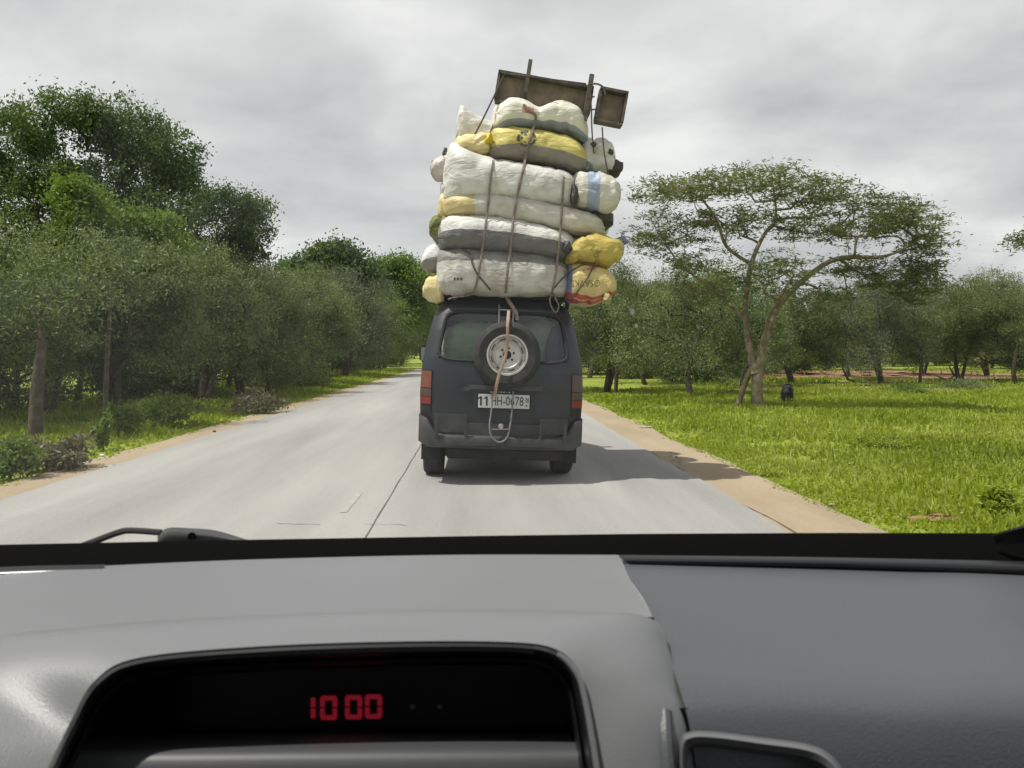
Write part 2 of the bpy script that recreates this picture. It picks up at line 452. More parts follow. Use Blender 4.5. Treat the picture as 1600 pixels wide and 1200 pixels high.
    L = rng.uniform(*LW[0], len(CC)); V = leaf_quads(CC, L, L * LW[1], droop, zs)
    cw = quads_obj('crown', V, leafm, root)
    return tr, cw
def tree_thing(name, loc, label, group, stems, lobes, leaf, barkm, leafm, rotz=0, **kw):
    r = empty(name, loc, label, 'tree', group, rot=(0, 0, rotz))
    build_tree(stems, lobes, leaf, barkm, leafm, root=r, **kw)
    return r
def copy_thing(src, loc, rotz, scale, label, group=None):
    r = src.copy(); COL.objects.link(r); r.location = loc; r.rotation_euler = (0, 0, rotz)
    r.scale = scale if isinstance(scale, tuple) else (scale,) * 3
    r['label'] = label
    if group: r['group'] = group
    for ch in list(src.children):
        c = ch.copy(); COL.objects.link(c); c.parent = r
    return r
def leafy_variant(base, name, k, sat):
    m = base.copy(); m.name = name
    for n in m.node_tree.nodes:
        if n.type == 'VALTORGB':
            for q in n.color_ramp.elements:
                c = np.array(q.color[:3]); g_ = c.mean(); c = (g_ + (c - g_) * sat) * np.array(k); q.color = (*[float(v) for v in c], 1)
    return m
def recolor(thing, m):
    for ch in thing.children:
        if ch.name.startswith('crown'):
            ch.material_slots[0].link = 'OBJECT'; ch.material_slots[0].material = m
    return thing
V_GREY = leafy_variant(M_LEAF_OLIVE, 'leaf_fine_grey', (.85, .86, .95), .75)
V_BRIGHT = leafy_variant(M_LEAF_OLIVE, 'leaf_fine_bright', (1.12, 1.15, .9), 1.15)
V_DEEP = leafy_variant(M_LEAF_ACACIA, 'leaf_deep', (.72, .8, .75), 1.0)
V_YELLOW = leafy_variant(M_LEAF_ACACIA, 'leaf_yellowish', (1.2, 1.12, .9), 1.1)
def gl(px, Y):
    p = at(px, 560, Y)
    if px < 700: p.x -= .9
    return Vector((p.x, Y, ground_z(p.x, Y)))

FINE = dict(LW=((.05, .11), .34), droop=.1, csig=(.2, .2, .14))
BROAD = dict(LW=((.08, .155), .46), droop=.55, csig=(.21, .21, .17))

# --- left side: the tall dark broadleaf tree
g = gl(120, 24)
LT = []
def lobe_px(px, py, Y, rpx, rpy, ry, n, g):
    p = at(px, py, Y); s = Y / F
    return (p.x - g.x, p.y - g.y, p.z - g.z, rpx * s, ry, rpy * s, int(n * 1.7))
tall = [lobe_px(60, 200, 24, 75, 55, 1.6, 36, g), lobe_px(120, 165, 23.5, 55, 34, 1.3, 22, g), lobe_px(190, 185, 24, 50, 45, 1.4, 30, g), lobe_px(245, 215, 24, 55, 42, 1.4, 30, g),
        lobe_px(280, 262, 24.5, 42, 28, 1.1, 20, g), lobe_px(170, 270, 24, 110, 60, 2.0, 60, g), lobe_px(230, 330, 23.5, 95, 50, 1.6, 44, g), lobe_px(70, 320, 24, 90, 80, 2.0, 55, g),
        lobe_px(160, 400, 24, 150, 60, 2.0, 60, g), lobe_px(-40, 260, 24, 70, 90, 2, 36, g), lobe_px(200, 470, 24, 160, 60, 2, 46, g)]
tall_tree = tree_thing('tall_broadleaf_tree', g, 'tallest dark green broadleaf tree, at the left edge above the roadside bushes', 'trees lining the left verge',
           [[(0, 0, -.1, .26), (.15, .1, 1.6, .2), (-.1, 0, 3.2, .16), (.1, 0, 5.2, .1)], [(0, .05, 1.5, .15), (.8, .2, 3.4, .1), (1.9, 0, 5.0, .06)]], tall, 'broad', M_BARK, M_LEAF_DARK, nleaf=85, tip=.011, **BROAD)
tall_tree.scale = (1, 1, .965)
g = gl(345, 30)
mid = [lobe_px(340, 320, 30, 55, 26, 1.5, 30, g), lobe_px(395, 325, 30, 32, 26, 1.2, 20, g), lobe_px(385, 365, 30, 38, 26, 1.2, 22, g), lobe_px(320, 370, 30, 70, 50, 1.8, 46, g), lobe_px(370, 420, 30, 60, 45, 1.6, 36, g), lobe_px(340, 480, 30, 80, 50, 1.8, 30, g)]
tree_thing('broadleaf_tree', g, 'dark broadleaf tree with a ragged overhanging right side, beside the tallest tree', 'trees lining the left verge',
           [[(0, 0, -.1, .2), (.1, 0, 2, .15), (.2, 0, 4.2, .09)]], mid, 'broad', M_BARK, M_LEAF_DARK, nleaf=80, tip=.011, **BROAD)
for (px, Y, py, rp, lab) in ((120, 17.5, 300, 42, 'bright green leafy sapling in front of the tallest dark tree'), (225, 18.5, 350, 50, 'bright green small tree right of the dark vertical trunk')):
    g = gl(px, Y)
    tree_thing('young_tree', g, lab, 'trees lining the left verge', [[(0, 0, -.1, .08), (.05, 0, 1.5, .06), (0, .1, 3, .04)]],
               [lobe_px(px, py, Y, rp, 22, .6, 16, g), lobe_px(px + 20, py + 40, Y, rp, 30, .7, 16, g), lobe_px(px - 10, py + 90, Y, rp * .9, 40, .7, 14, g)], 'broad', M_BARK, M_LEAF_BRIGHT, nleaf=70, tip=.007, LW=((.07, .13), .5), droop=.2, csig=(.16, .16, .11))

# --- fine-leaved olive trees: prototypes (local metres, about 4 m tall)
def olive_proto(seed, h, rx, low, n, label, loc, leafm=M_LEAF_OLIVE, barkm=M_BARK, nleaf=100, group='trees lining the left verge', name='olive_green_tree', rotz=0):
    global rng
    rng = np.random.default_rng(seed); rnd = random.Random(seed)
    lobes = []
    k = 14
    for i in range(k):
        a = rnd.uniform(0, 6.28); rr = rx * rnd.uniform(.3, .8); z = low + .35 + (h * .8 - low - .35) * ((i + .5) / k) ** 1.1
        s = rnd.uniform(.26, .46)
        lobes.append((rr * math.cos(a), rr * math.sin(a), z, rx * s, rx * s, h * .17, n // k))
    lobes.append((0, 0, h * .82, rx * .45, rx * .45, h * .16, n // 6))
    lobes.append((rx * .2, 0, h * .55, rx * .7, rx * .7, h * .28, n // 5))
    stems = [[(0, 0, -.1, .11), (rnd.uniform(-.2, .2), .1, low * .8 + .3, .085), (rnd.uniform(-.3, .3), 0, h * .5, .05)]]
    if seed % 2: stems.append([(.1, .05, -.05, .08), (.45, .1, low + .4, .06), (.9, 0, h * .5, .035)])
    return tree_thing(name, loc, label, group, stems, lobes, 'fine', barkm, leafm, rotz, nleaf=nleaf, tip=.007, **FINE)
rng = np.random.default_rng(11)
P1 = olive_proto(1, 4.3, 2.3, 1.15, 330, 'nearest olive green tree, low over the verge at the far left edge', gl(5, 14.8), nleaf=85)
P2 = olive_proto(2, 4.3, 2.1, 1.05, 300, 'dense grey-green tree hanging over the verge beneath the tallest tree', gl(245, 18.5), nleaf=80)
P3 = olive_proto(3, 4.6, 2.2, .6, 300, 'grey-green rounded tree standing below the ragged broadleaf tree', gl(362, 22.0), nleaf=75)
P4 = olive_proto(4, 4.6, 2.4, .1, 300, 'olive tree on the left verge midway towards the far road bend', gl(455, 27), nleaf=75)
LG = 'trees lining the left verge'
far_left = [(P1, 135, 17.5, .92, 'grey-green low tree between the leftmost tree and the vertical dark trunk'),
            (P1, -130, 16, 1.05, 'olive tree cut off by the left edge of the picture'),
            (P2, 520, 34, 1.25, 'olive tree behind the pale leaning dead branch on the left verge'),
            (P3, 420, 25, .95, 'grey-green tree behind the dead twig on the left verge'),
            (P3, 560, 43, 1.35, 'olive tree under the small dark tree top rising left of the van'),
            (P4, 590, 54, 1.3, 'green tree close to the far end of the road, left side'),
            (P1, 618, 66, 1.5, 'second last green tree before the van hides the left verge'),
            (P2, 640, 80, 1.6, 'last green tree on the left verge beside the van mirror')]
for i, (src, px, Y, sc, lab) in enumerate(far_left):
    recolor(copy_thing(src, gl(px, Y), 1.3 * i + .4, sc, lab, LG), (V_GREY, V_BRIGHT, M_LEAF_OLIVE, V_DEEP)[i % 4])
UB = olive_proto(6, 2.3, 1.9, -.15, 220, 'dark bush filling the shade under the left roadside trees', gl(70, 18.5), M_LEAF_OLIVE, M_BARK, 70, 'bushes under the left roadside trees', 'undergrowth_bush')
UB['category'] = 'bush'
for i, (px, Y, sc) in enumerate(((-60, 19, 1.0), (180, 21, 1.0), (270, 23.5, 1.05), (330, 26.5, 1.1), (395, 30, 1.2), (440, 34, 1.25), (500, 41, 1.35), (540, 49, 1.4), (575, 60, 1.6), (605, 74, 1.8), (628, 90, 2.0))):
    recolor(copy_thing(UB, gl(px, Y), 1.9 * i, (sc, sc, sc * .95), 'dark bush filling the shade under the left roadside trees', 'bushes under the left roadside trees'), V_DEEP)
# taller broadleaf tops further down on the left
g = gl(525, 46)
tree_thing('broadleaf_tree', g, 'small dark broadleaf tree top rising above the left treeline near the van', LG,
           [[(0, 0, -.1, .2), (.1, 0, 3, .14), (0, 0, 6, .08)]], [lobe_px(525, 405, 46, 34, 22, 1.4, 30, g), lobe_px(505, 400, 46, 14, 14, .8, 10, g), lobe_px(560, 430, 46, 36, 24, 1.4, 24, g), lobe_px(480, 420, 46, 45, 18, 1.4, 20, g), lobe_px(520, 450, 46, 60, 30, 2, 30, g)], 'broad', M_BARK, M_LEAF_DARK, nleaf=80, tip=.014, LW=((.16, .28), .5), droop=.4, csig=(.4, .4, .3))
g = gl(610, 58)
tree_thing('broadleaf_tree', g, 'open-crowned light green broadleaf tree just left of the lowest sacks', LG,
           [[(0, 0, -.1, .2), (.1, 0, 3, .15), (.5, 0, 6, .1)]], [lobe_px(590, 425, 58, 22, 16, 1.4, 18, g), lobe_px(625, 415, 58, 30, 12, 1.4, 20, g), lobe_px(645, 440, 58, 30, 30, 2, 26, g), lobe_px(600, 470, 58, 40, 30, 2, 26, g), lobe_px(660, 480, 58, 30, 40, 2, 22, g)], 'broad', M_BARK, M_LEAF_BRIGHT, nleaf=70, tip=.016, LW=((.18, .3), .5), droop=.3, csig=(.45, .45, .35))
g = gl(640, 95)
tree_thing('broadleaf_tree', g, 'distant dark tree closing the road behind the van roof', LG,
           [[(0, 0, -.1, .3), (0, 0, 4, .2), (0, 0, 8, .12)]], [lobe_px(640, 450, 95, 60, 30, 4, 40, g), lobe_px(690, 470, 95, 60, 40, 4, 40, g), lobe_px(660, 510, 95, 60, 40, 4, 40, g)], 'broad', M_BARK, M_LEAF_DARK, nleaf=60, tip=.02, LW=((.3, .5), .5), csig=(.7, .7, .5))

# --- right: the big acacia
AY = 19.0
g = gp(1186, 640, -.03)
def ap(px, py, dy=0.0, r=.05):
    p = at(px, py, g.y + dy); return (p.x - g.x, p.y - g.y, p.z - g.z, r)
ac_stems = [[ap(1186, 644, 0, 0.162), ap(1183, 600, 0, 0.142), ap(1192, 545, .1, 0.109), ap(1215, 480, .2, 0.080), ap(1262, 432, .2, 0.068), ap(1310, 404, 0, 0.060), ap(1385, 400, -.2, 0.036), ap(1440, 372, -.4, 0.016)],
            [ap(1180, 585, 0, 0.114), ap(1165, 500, .4, 0.068), ap(1172, 420, .5, 0.060), ap(1192, 370, .5, 0.048), ap(1212, 340, .4, 0.036), ap(1208, 290, .3, 0.020)],
            [ap(1172, 412, .5, 0.048), ap(1135, 385, .2, 0.040), ap(1120, 345, 0, 0.032), ap(1090, 305, -.2, 0.022), ap(1050, 290, -.5, 0.012)],
            [ap(1153, 634, .3, 0.076), ap(1164, 600, .2, 0.068), ap(1176, 572, .05, 0.064)],
            [ap(1192, 545, .1, 0.064), ap(1200, 500, -.4, 0.048), ap(1215, 470, -.9, 0.040), ap(1240, 430, -1.4, 0.024)],
            [ap(1310, 404, 0, 0.040), ap(1350, 430, .2, 0.028), ap(1400, 455, .3, 0.016)],
            [ap(1165, 500, .4, 0.048), ap(1110, 450, .9, 0.036), ap(1060, 410, 1.2, 0.024), ap(1030, 360, 1.2, 0.016)]]
rng = np.random.default_rng(5)
acl = []
for (px, py, rx, rz, dy, ry, n) in ((1045, 298, 62, 13, -.4, 1.0, 26), (1110, 292, 60, 16, 0, 1.4, 30), (1185, 282, 62, 17, .3, 1.6, 36), (1250, 300, 62, 18, .2, 1.5, 34), (1300, 315, 50, 18, 0, 1.4, 26),
                                    (1385, 325, 52, 17, 0, 1.2, 28), (1425, 345, 42, 18, -.2, 1.0, 22), (1350, 360, 62, 18, .3, 1.4, 30), (1270, 355, 70, 20, .4, 1.6, 32), (1160, 345, 70, 22, .4, 1.6, 32),
                                    (1065, 345, 70, 20, .6, 1.4, 28), (1010, 375, 45, 18, 1, 1.0, 16), (1080, 400, 70, 22, .9, 1.4, 26), (1215, 425, 60, 28, -.8, 1.0, 30), (1330, 420, 70, 18, .2, 1.2, 24),
                                    (1400, 440, 55, 22, .2, 1.0, 22), (1445, 395, 30, 42, -.1, .9, 44), (1440, 440, 26, 30, 0, .8, 22), (1110, 450, 70, 25, .8, 1.2, 26), (1290, 460, 60, 20, 0, 1.0, 16)):
    p = at(px, py, g.y + dy); s = g.y / F
    acl.append((p.x - g.x, p.y - g.y, p.z - g.z, rx * s * 1.05, ry, rz * s * 1.35, int(n * 1.9)))
tree_thing('acacia_tree', g, 'large flat-crowned acacia with open feathery canopy, forked trunk in the grass', None, ac_stems, acl, 'fine', M_BARK_PALE, M_LEAF_ACACIA,
           nleaf=25, csig=(.19, .19, .045), LW=((.08, .18), .2), droop=.0, zs=.45, tip=.0065, rise=.05)

# --- right: the background trees
RG = 'trees in the field on the right'
B1 = olive_proto(21, 4.9, 3.1, .75, 330, 'dark feathery tree with a forked trunk just right of the van', gl(945, 27), M_LEAF_ACACIA, M_BARK, 80, RG, 'field_tree')
B2 = olive_proto(22, 4.5, 3.0, .5, 320, 'dense low tree with several dark stems left of the acacia trunk', gl(1085, 24), M_LEAF_OLIVE, M_BARK, 80, RG, 'field_tree')
B3 = olive_proto(23, 5.0, 3.3, .9, 340, 'broad bushy tree with thick dark trunks at the right edge', gl(1500, 35), M_LEAF_ACACIA, M_BARK, 80, RG, 'field_tree')
right = [(B2, 1010, 33, 1.05, 'dark tree behind the right lower yellow sacks'),
         (B1, 1240, 34, 1.0, 'round dark tree directly behind the acacia trunk and goat'),
         (B3, 1160, 30, .85, 'dark low tree whose crown merges with the left stem of the acacia'),
         (B2, 1330, 38, 1.05, 'tree with a curved stem at the left end of the bare soil'),
         (B1, 1380, 33, .95, 'tree with two thin red-brown trunks on the bare soil'),
         (B3, 1440, 44, 1.15, 'tree behind the thin straight pole on the right'),
         (B2, 1590, 33, 1.05, 'pale green tree cut by the right edge of the picture'),
         (B1, 1545, 42, 1.15, 'tree behind the bushy tree with thick dark trunks'),
         (B1, 920, 42, 1.15, 'farther tree squeezed between the van and the forked tree'),
         (B3, 1060, 46, 1.2, 'far tree in the gap left of the acacia crown'),
         (B2, 1130, 52, 1.35, 'far tree behind the dense low tree'),
         (B1, 1290, 55, 1.35, 'far dark tree behind the goat and acacia'),
         (B3, 1370, 60, 1.4, 'far tree above the middle of the bare soil'),
         (B2, 1490, 62, 1.45, 'far tree filling the gap left of the thick trunks'),
         (B1, 970, 60, 1.4, 'far tree on the horizon right of the van'),
         (B3, 1620, 52, 1.3, 'far tree at the right margin of the picture')]
for i, (src, px, Y, sc, lab) in enumerate(right):
    recolor(copy_thing(src, gl(px, Y), 2.1 * i + .7, (sc, sc, sc * (1, .9, 1.1, .95, 1.05)[i % 5]), lab, RG), (M_LEAF_ACACIA, V_DEEP, M_LEAF_OLIVE, V_YELLOW, V_GREY)[i % 5])
for i, (px, Y, sc) in enumerate(((930, 50, 1.4), (985, 44, 1.2), (1030, 40, 1.2), (1075, 36, 1.0), (1120, 40, 1.2), (1170, 44, 1.3), (1215, 48, 1.3), (1260, 62, 1.5), (1320, 70, 1.5), (1400, 74, 1.6), (1460, 78, 1.5), (1550, 66, 1.5), (1610, 60, 1.4))):
    recolor(copy_thing(UB, gl(px, Y), 2.3 * i, (sc, sc, sc * .8), 'dark low bush under the trees beyond the right field', 'bushes beyond the right field'), V_DEEP)
g = gl(1700, 17)
tree_thing('acacia_tree', g, 'branch tips of an acacia poking in at the right edge below the sky', RG, [[(0, 0, 0, .14), (0, 0, 2.5, .09), (-.5, 0, 3.6, .05)]],
           [(*[a - b for a, b in zip(at(1625, 375, 17), g)], .55, .6, .28, 22), (*[a - b for a, b in zip(at(1680, 350, 17), g)], .8, 1.0, .4, 40)], 'fine', M_BARK_PALE, M_LEAF_ACACIA, nleaf=60, csig=(.2, .2, .07), LW=((.08, .16), .22), droop=0, zs=.5)
# thin bare poles / single trunks in view
for (px, py, top, w, lab) in ((962, 616, 520, .07, 'thin straight dark trunk nearest to the van on the right'), (1437, 602, 540, .07, 'thin straight pole standing beside the bare soil')):
    p = gp(px, py, -.05); h = (py - top) * p.y / F
    r = empty('slim_tree', p, lab, 'tree', RG)
    build_tree([[(0, 0, -.1, w), (.03, 0, h * .5, w * .9), (0, 0, h, w * .6)]], [(0, 0, h + .8, 1.1, 1.1, .8, 30)], 'fine', M_BARK, M_LEAF_OLIVE, root=r, nleaf=70, **FINE)
# fallen / dead branches
def dead_branch(px, py, Y, pts, lab, r0=.03, m=M_BARK_PALE):
    b = gp(px, py, -.04)
    mb = MB()
    for poly in pts:
        mb.tube([b + Vector(q) for q in poly], [r0 * (1 - .75 * i / (len(poly) - 1)) for i in range(len(poly))], 6)
    return tag(mb.obj('dead_branch', m), lab, 'branch')
dead_branch(395, 612, 22, [[(0, 0, 0), (.05, 0, .3), (.12, .05, .55), (.3, .05, .85)], [(.05, 0, .3), (-.1, 0, .5)], [(0, 0, .1), (-.35, 0, .14), (-.7, .1, .1)]], 'forked bare dead twig standing on the left verge', .035)
dead_branch(440, 601, 25, [[(0, 0, 0), (.5, .1, .35), (.9, .2, .62), (1.15, .2, .9)]], 'pale leaning dead branch under the left roadside trees', .07)
dead_branch(1342, 600, 33, [[(0, 0, 0), (-.5, 0, .2), (-.75, 0, .7), (-.7, 0, 1.2)]], 'curved dark stem bending up at the left end of the bare soil', .07, M_BARK)
dead_branch(1475, 597, 36, [[(0, 0, 0), (.5, 0, .3), (.9, 0, .9)], [(.1, 0, .1), (-.5, 0, .35)], [(.5, 0, .3), (.2, 0, .8)]], 'broken pale branches lying by the thick trunks', .06)
dead_branch(1283, 735, 9, [[(0, 0, 0), (0, 0, .28)]], 'left one of two thin dry stalks in the near grass', .006, M_BARK)
dead_branch(1303, 722, 9, [[(0, 0, 0), (-.03, 0, .2)]], 'right one of two thin dry stalks in the near grass', .006, M_BARK)

# dark shrubs and weeds on the left verge
def shrub(name, px, py, h, r, leafm, lab, n=26, nleaf=60, z=-.06, lw=((.04, .09), .4)):
    global rng
    rng = np.random.default_rng(int(px * 7 + py))
    p = gp(px, py, z)
    t = empty(name, p, lab, 'shrub', 'shrubs and weeds on the left verge' if px < 700 else 'shrubs and weeds in the right field')
    tr, cw = build_tree([[(0, 0, -.05, .015), (.02, 0, h * .35, .012)], [(0, 0, -.05, .012), (-.1 * r, .05, h * .4, .008)]], [(0, 0, h * .55, r, r * .8, h * .5, n)], 'fine', M_BARK, leafm, root=t, nleaf=nleaf, csig=(r * .2, r * .2, h * .12), LW=lw, droop=0, tip=.003)
    tr.name = 'stem'; cw.name = 'foliage'
    return t
shrub('dry_shrub', 85, 737, .42, .42, M_DRY, 'dry brownish shrub at the shoulder edge, nearest on the left', 34, 70)
shrub('dry_shrub', 405, 648, .5, .65, M_DRY, 'grey dry shrub touching the left shoulder further along', 34, 70)
shrub('weed_plant', 160, 705, .5, .14, M_WEED, 'slender green weed standing alone beside the left shoulder', 16, 40)
shrub('weed_plant', 195, 680, .55, .3, M_WEED, 'dark leafy weed beside the thin stem on the left', 24, 60)
shrub('weed_plant', 270, 668, .6, .55, M_WEED, 'wide leafy green weed left of the road near the thin trunk', 34, 70)
shrub('weed_plant', 225, 660, .45, .4, M_LEAF_OLIVE, 'greyish weed behind the wide leafy weed', 30, 60)
shrub('weed_plant', 15, 752, .45, .3, M_WEED, 'green weed in the lower left corner of the verge', 26, 60)
shrub('weed_plant', 485, 606, .6, .9, M_WEED, 'bright round bush on the left verge near the far trees', 40, 80, lw=((.06, .12), .4))
shrub('weed_plant', 1425, 622, .45, .8, M_WEED, 'low green weed clump in front of the bare soil', 30, 70)
shrub('weed_plant', 1510, 612, .5, 1.0, M_LEAF_OLIVE, 'dark weed clump at the foot of the thick trunks', 34, 70)
shrub('weed_plant', 1380, 700, .2, .35, M_GRASS, 'dark green weed patch in the near meadow', 30, 60, -.05, ((.03, .06), .45))
shrub('weed_plant', 1555, 800, .22, .16, M_GRASS, 'leafy weed at the lower right corner beside the windscreen edge', 26, 60, -.05, ((.03, .06), .45))
# lone dark trunks seen under the left crowns
for (px, py, r, h, lab) in ((55, 686, .10, 1.6, 'thick dark trunk at the far left below the olive crown'), (164, 672, .045, 2.2, 'thin dark trunk beside the grey-green low tree'), (228, 630, .08, 2.0, 'dark trunk in the shade behind the weeds on the left')):
    p = gp(px, py, -.05)
    t = empty('roadside_tree', p, lab, 'tree', LG)
    rng = np.random.default_rng(px)
    build_tree([[(0, 0, -.1, r * 1.15), (.05, 0, h * .5, r), (.1, .1, h, r * .7)]], [(0, .2, h + .7, 1.3, 1.2, .7, 40)], 'fine', M_BARK, M_LEAF_OLIVE, root=t, nleaf=110, **FINE)

# far wood on the horizon: one mass
rng = np.random.default_rng(77)
C = []
for k in range(70):
    side = -1 if k % 2 else 1
    x = side * rng.uniform(9, 95) + (0 if side > 0 else -3); y = rng.uniform(72, 120)
    if side > 0 and x < 14: x += 8
    r = rng.uniform(3, 5.5); h = rng.uniform(4.2, 7.0)
    n = 420; d = rand_dirs(n); q = rng.random(n) ** .35
    c = np.array([x, y, h * .55]) + d * q[:, None] * np.array([r, r, h * .48])
    C.append(c)
for k in range(34):
    x = rng.uniform(-22, 26); y = rng.uniform(150, 190); n = 300; d = rand_dirs(n); q = rng.random(n) ** .35
    C.append(np.array([x, y, 4]) + d * q[:, None] * np.array([5, 5, 4]))
C = np.concatenate(C); C[:, 2] = np.maximum(C[:, 2], .1)
L = rng.uniform(.45, .9, len(C))
tag(quads_obj('far_wood', leaf_quads(C, L, L * .6, .2), M_LEAF_FAR), 'continuous green wood along the horizon', 'woodland', kind='stuff')

# grass and ground cover
def scatter(n, x0, x1, y0, y1, power=1.6):
    u = rng.random(n)
    y = y0 * (y1 / y0) ** (u ** (1 / power) if power != 1 else u)
    x = rng.uniform(x0, x1, n)
    return x, y
def gz_arr(x, y): return np.array([ground_z(a, b) for a, b in zip(x, y)])
def grass(name, n, x0, x1, y0, y1, hmin, hmax, matr, label, fan=False, soil=()):
    x, y = scatter(n, x0, x1, y0, y1, 1)
    if fan: x = x0 + (x - x0) * np.clip(y / 14, .3, 1.5)
    keep = np.ones(len(x), bool)
    for (cx, cy, rx, ry) in soil: keep &= (((x - cx) / rx) ** 2 + ((y - cy) / ry) ** 2 > 1) | (rng.random(len(x)) < .06)
    clump = np.array([noise.noise(Vector((a * .8, b * .8, 0))) for a, b in zip(x, y)])
    keep &= rng.random(len(x)) < np.clip(.75 + clump * 1.1, .2, 1)
    x, y, clump = x[keep], y[keep], clump[keep]
    z = gz_arr(x, y); m = len(x)
    h = rng.uniform(hmin, hmax, m) * (1 + .5 * np.clip(clump, -.6, 1)) * np.clip(.85 + y / 60, .8, 1.6)
    edge = np.clip((np.abs(x + .9) - 3.95) / 1.0, .35, 1); h *= edge
    w = rng.uniform(.005, .014, m) * (1 + y / 9)
    a = rng.uniform(0, 6.283, m); lean = rng.uniform(.1, .8, m)
    B = np.stack([x, y, z], 1); side = np.stack([np.cos(a), np.sin(a), 0 * a], 1) * w[:, None]
    ld = np.stack([-np.sin(a), np.cos(a), 0 * a], 1) * (lean * h)[:, None]
    up = np.stack([0 * a, 0 * a, h], 1)
    V = np.empty((m, 4, 3)); V[:, 0] = B - side; V[:, 1] = B + side; V[:, 2] = B + side * .5 + up * .72 + ld * .5; V[:, 3] = B + up + ld
    # broad ground-cover leaves
    k = m // 2
    Cc = B[:k] + np.stack([rng.normal(0, .05, k), rng.normal(0, .05, k), h[:k] * rng.uniform(.3, .9, k)], 1)
    L = rng.uniform(.015, .04, k) * (1 + y[:k] / 16)
    V = np.concatenate([V.reshape(-1, 3), leaf_quads(Cc, L, L * .6, -.1, .5)])
    return tag(quads_obj(name, V, matr), label, 'grass', kind='stuff')
rng = np.random.default_rng(31)
grass('meadow_grass', 130000, 3.1, 17, 4.8, 30, .05, .13, M_GRASS, 'lush bright green meadow grass right of the road', True, [(14, 27.5, 5, 1.8), (3.95, 6.35, .26, .11)])
grass('meadow_grass', 26000, 9, 36, 22, 58, .07, .16, M_GRASS, 'grass in the field beneath the far right trees', False, [(23.5, 45, 10, 8.6), (14, 27.5, 5, 1.8), (16.5, 33, 5.5, 1.1)])
grass('verge_grass', 42000, -11.5, -4.85, 6.2, 60, .05, .16, M_GRASS, 'bright green grass and weeds on the left verge', False)

# litter and stones
M_STONE = mat('stone', (.34, .30, .25), .9, var=.3, vscale=20)
M_WHITE = mat('white_plastic_scrap', (.75, .75, .72), .6)
def lump(name, px, py, s, m, lab, cat, z=-.02):
    p = gp(px, py, z)
    bm = bmesh.new(); bmesh.ops.create_icosphere(bm, subdivisions=2, radius=1)
    for v in bm.verts:
        q = 1 + .35 * noise.noise(v.co * 1.7 + Vector((px, py, 0)))
        v.co = Vector((v.co.x * s[0] * q, v.co.y * s[1] * q, v.co.z * s[2] * q)) + p + Vector((0, 0, s[2] * .6))
    me = bpy.data.meshes.new(name); bm.to_mesh(me); bm.free(); me.materials.append(m)
    me.polygons.foreach_set('use_smooth', [True] * len(me.polygons))
    o = bpy.data.objects.new(name, me); COL.objects.link(o); return tag(o, lab, cat)
lump('plastic_scrap', 1430, 801, (.05, .03, .012), M_WHITE, 'white scrap lying in the near right grass', 'litter', -.05)
lump('stone', 1300, 790, (.03, .02, .014), M_STONE, 'small pale stone at the edge of the right shoulder', 'stone')
lump('stone', 1010, 668, (.14, .09, .018), M_STONE, 'flat pale stone slab at the grass edge of the right shoulder', 'stone')
lump('stone', 160, 713, (.03, .02, .02), M_WHITE, 'small white stone on the left shoulder', 'stone')
lump('stone', 173, 729, (.09, .03, .012), M_STONE, 'flat pale chip on the left edge of the asphalt', 'stone')
lump('stone', 335, 675, (.03, .02, .02), M_BARK, 'small dark stone on the left asphalt edge', 'stone')

# ------------------------------------------------------------------ the goat
def skin_figure(name, verts, edges, radii, m, root_i=0, parent=None, sub=2):
    me = bpy.data.meshes.new(name); me.from_pydata(verts, edges, []); me.update()
    o = bpy.data.objects.new(name, me); COL.objects.link(o)
    md = o.modifiers.new('skin', 'SKIN')
    for i, r in enumerate(radii):
        me.skin_vertices[0].data[i].radius = r if isinstance(r, tuple) else (r, r)
        me.skin_vertices[0].data[i].use_root = (i == root_i)
    s = o.modifiers.new('sub', 'SUBSURF'); s.levels = sub; s.render_levels = sub
    dg = bpy.context.evaluated_depsgraph_get()
    ev = o.evaluated_get(dg); m2 = bpy.data.meshes.new_from_object(ev)
    o.modifiers.clear(); o.data = m2; bpy.data.meshes.remove(me)
    m2.materials.clear(); m2.materials.append(m)
    m2.polygons.foreach_set('use_smooth', [True] * len(m2.polygons))
    if parent: o.parent = parent
    return o
M_GOAT = mat('goat_coat', (.018, .018, .022), .75, dirt=(.05, .05, .06), vscale=9, bump=.5, bscale=90)
M_HORN = mat('horn', (.12, .10, .08), .6)
gt = empty('goat', gp(1229, 632, -.04), 'black goat grazing in the grass right of the acacia trunk', 'goat', rot=(0, 0, R(-14)))
gt.scale = (1.12, 1.0, 1.12)
# facing +y (away), head lowered
gv = [(0, -.22, .40), (0, -.05, .39), (0, .18, .40), (0, .32, .38), (0, .44, .26), (0, .52, .13), (0, .57, .06),
      (.07, -.25, .30), (.085, -.22, .17), (.085, -.26, .10), (.085, -.24, .015),
      (-.07, -.25, .30), (-.085, -.19, .17), (-.085, -.22, .10), (-.085, -.20, .015),
      (.065, .24, .27), (.07, .25, .14), (.07, .25, .015), (-.065, .24, .27), (-.07, .29, .14), (-.07, .28, .015),
      (0, -.31, .44), (0, -.36, .40)]
ge = [(0, 1), (1, 2), (2, 3), (3, 4), (4, 5), (5, 6), (0, 7), (7, 8), (8, 9), (9, 10), (0, 11), (11, 12), (12, 13), (13, 14), (2, 15), (15, 16), (16, 17), (2, 18), (18, 19), (19, 20), (0, 21), (21, 22)]
gr = [.125, .14, .12, .085, .05, .05, .028, .075, .036, .024, .022, .075, .036, .024, .022, .05, .026, .02, .05, .026, .02, .022, .016]
goat_body = skin_figure('body', gv, ge, gr, M_GOAT, 1, gt)
_bm = bmesh.new(); _bm.from_mesh(goat_body.data)
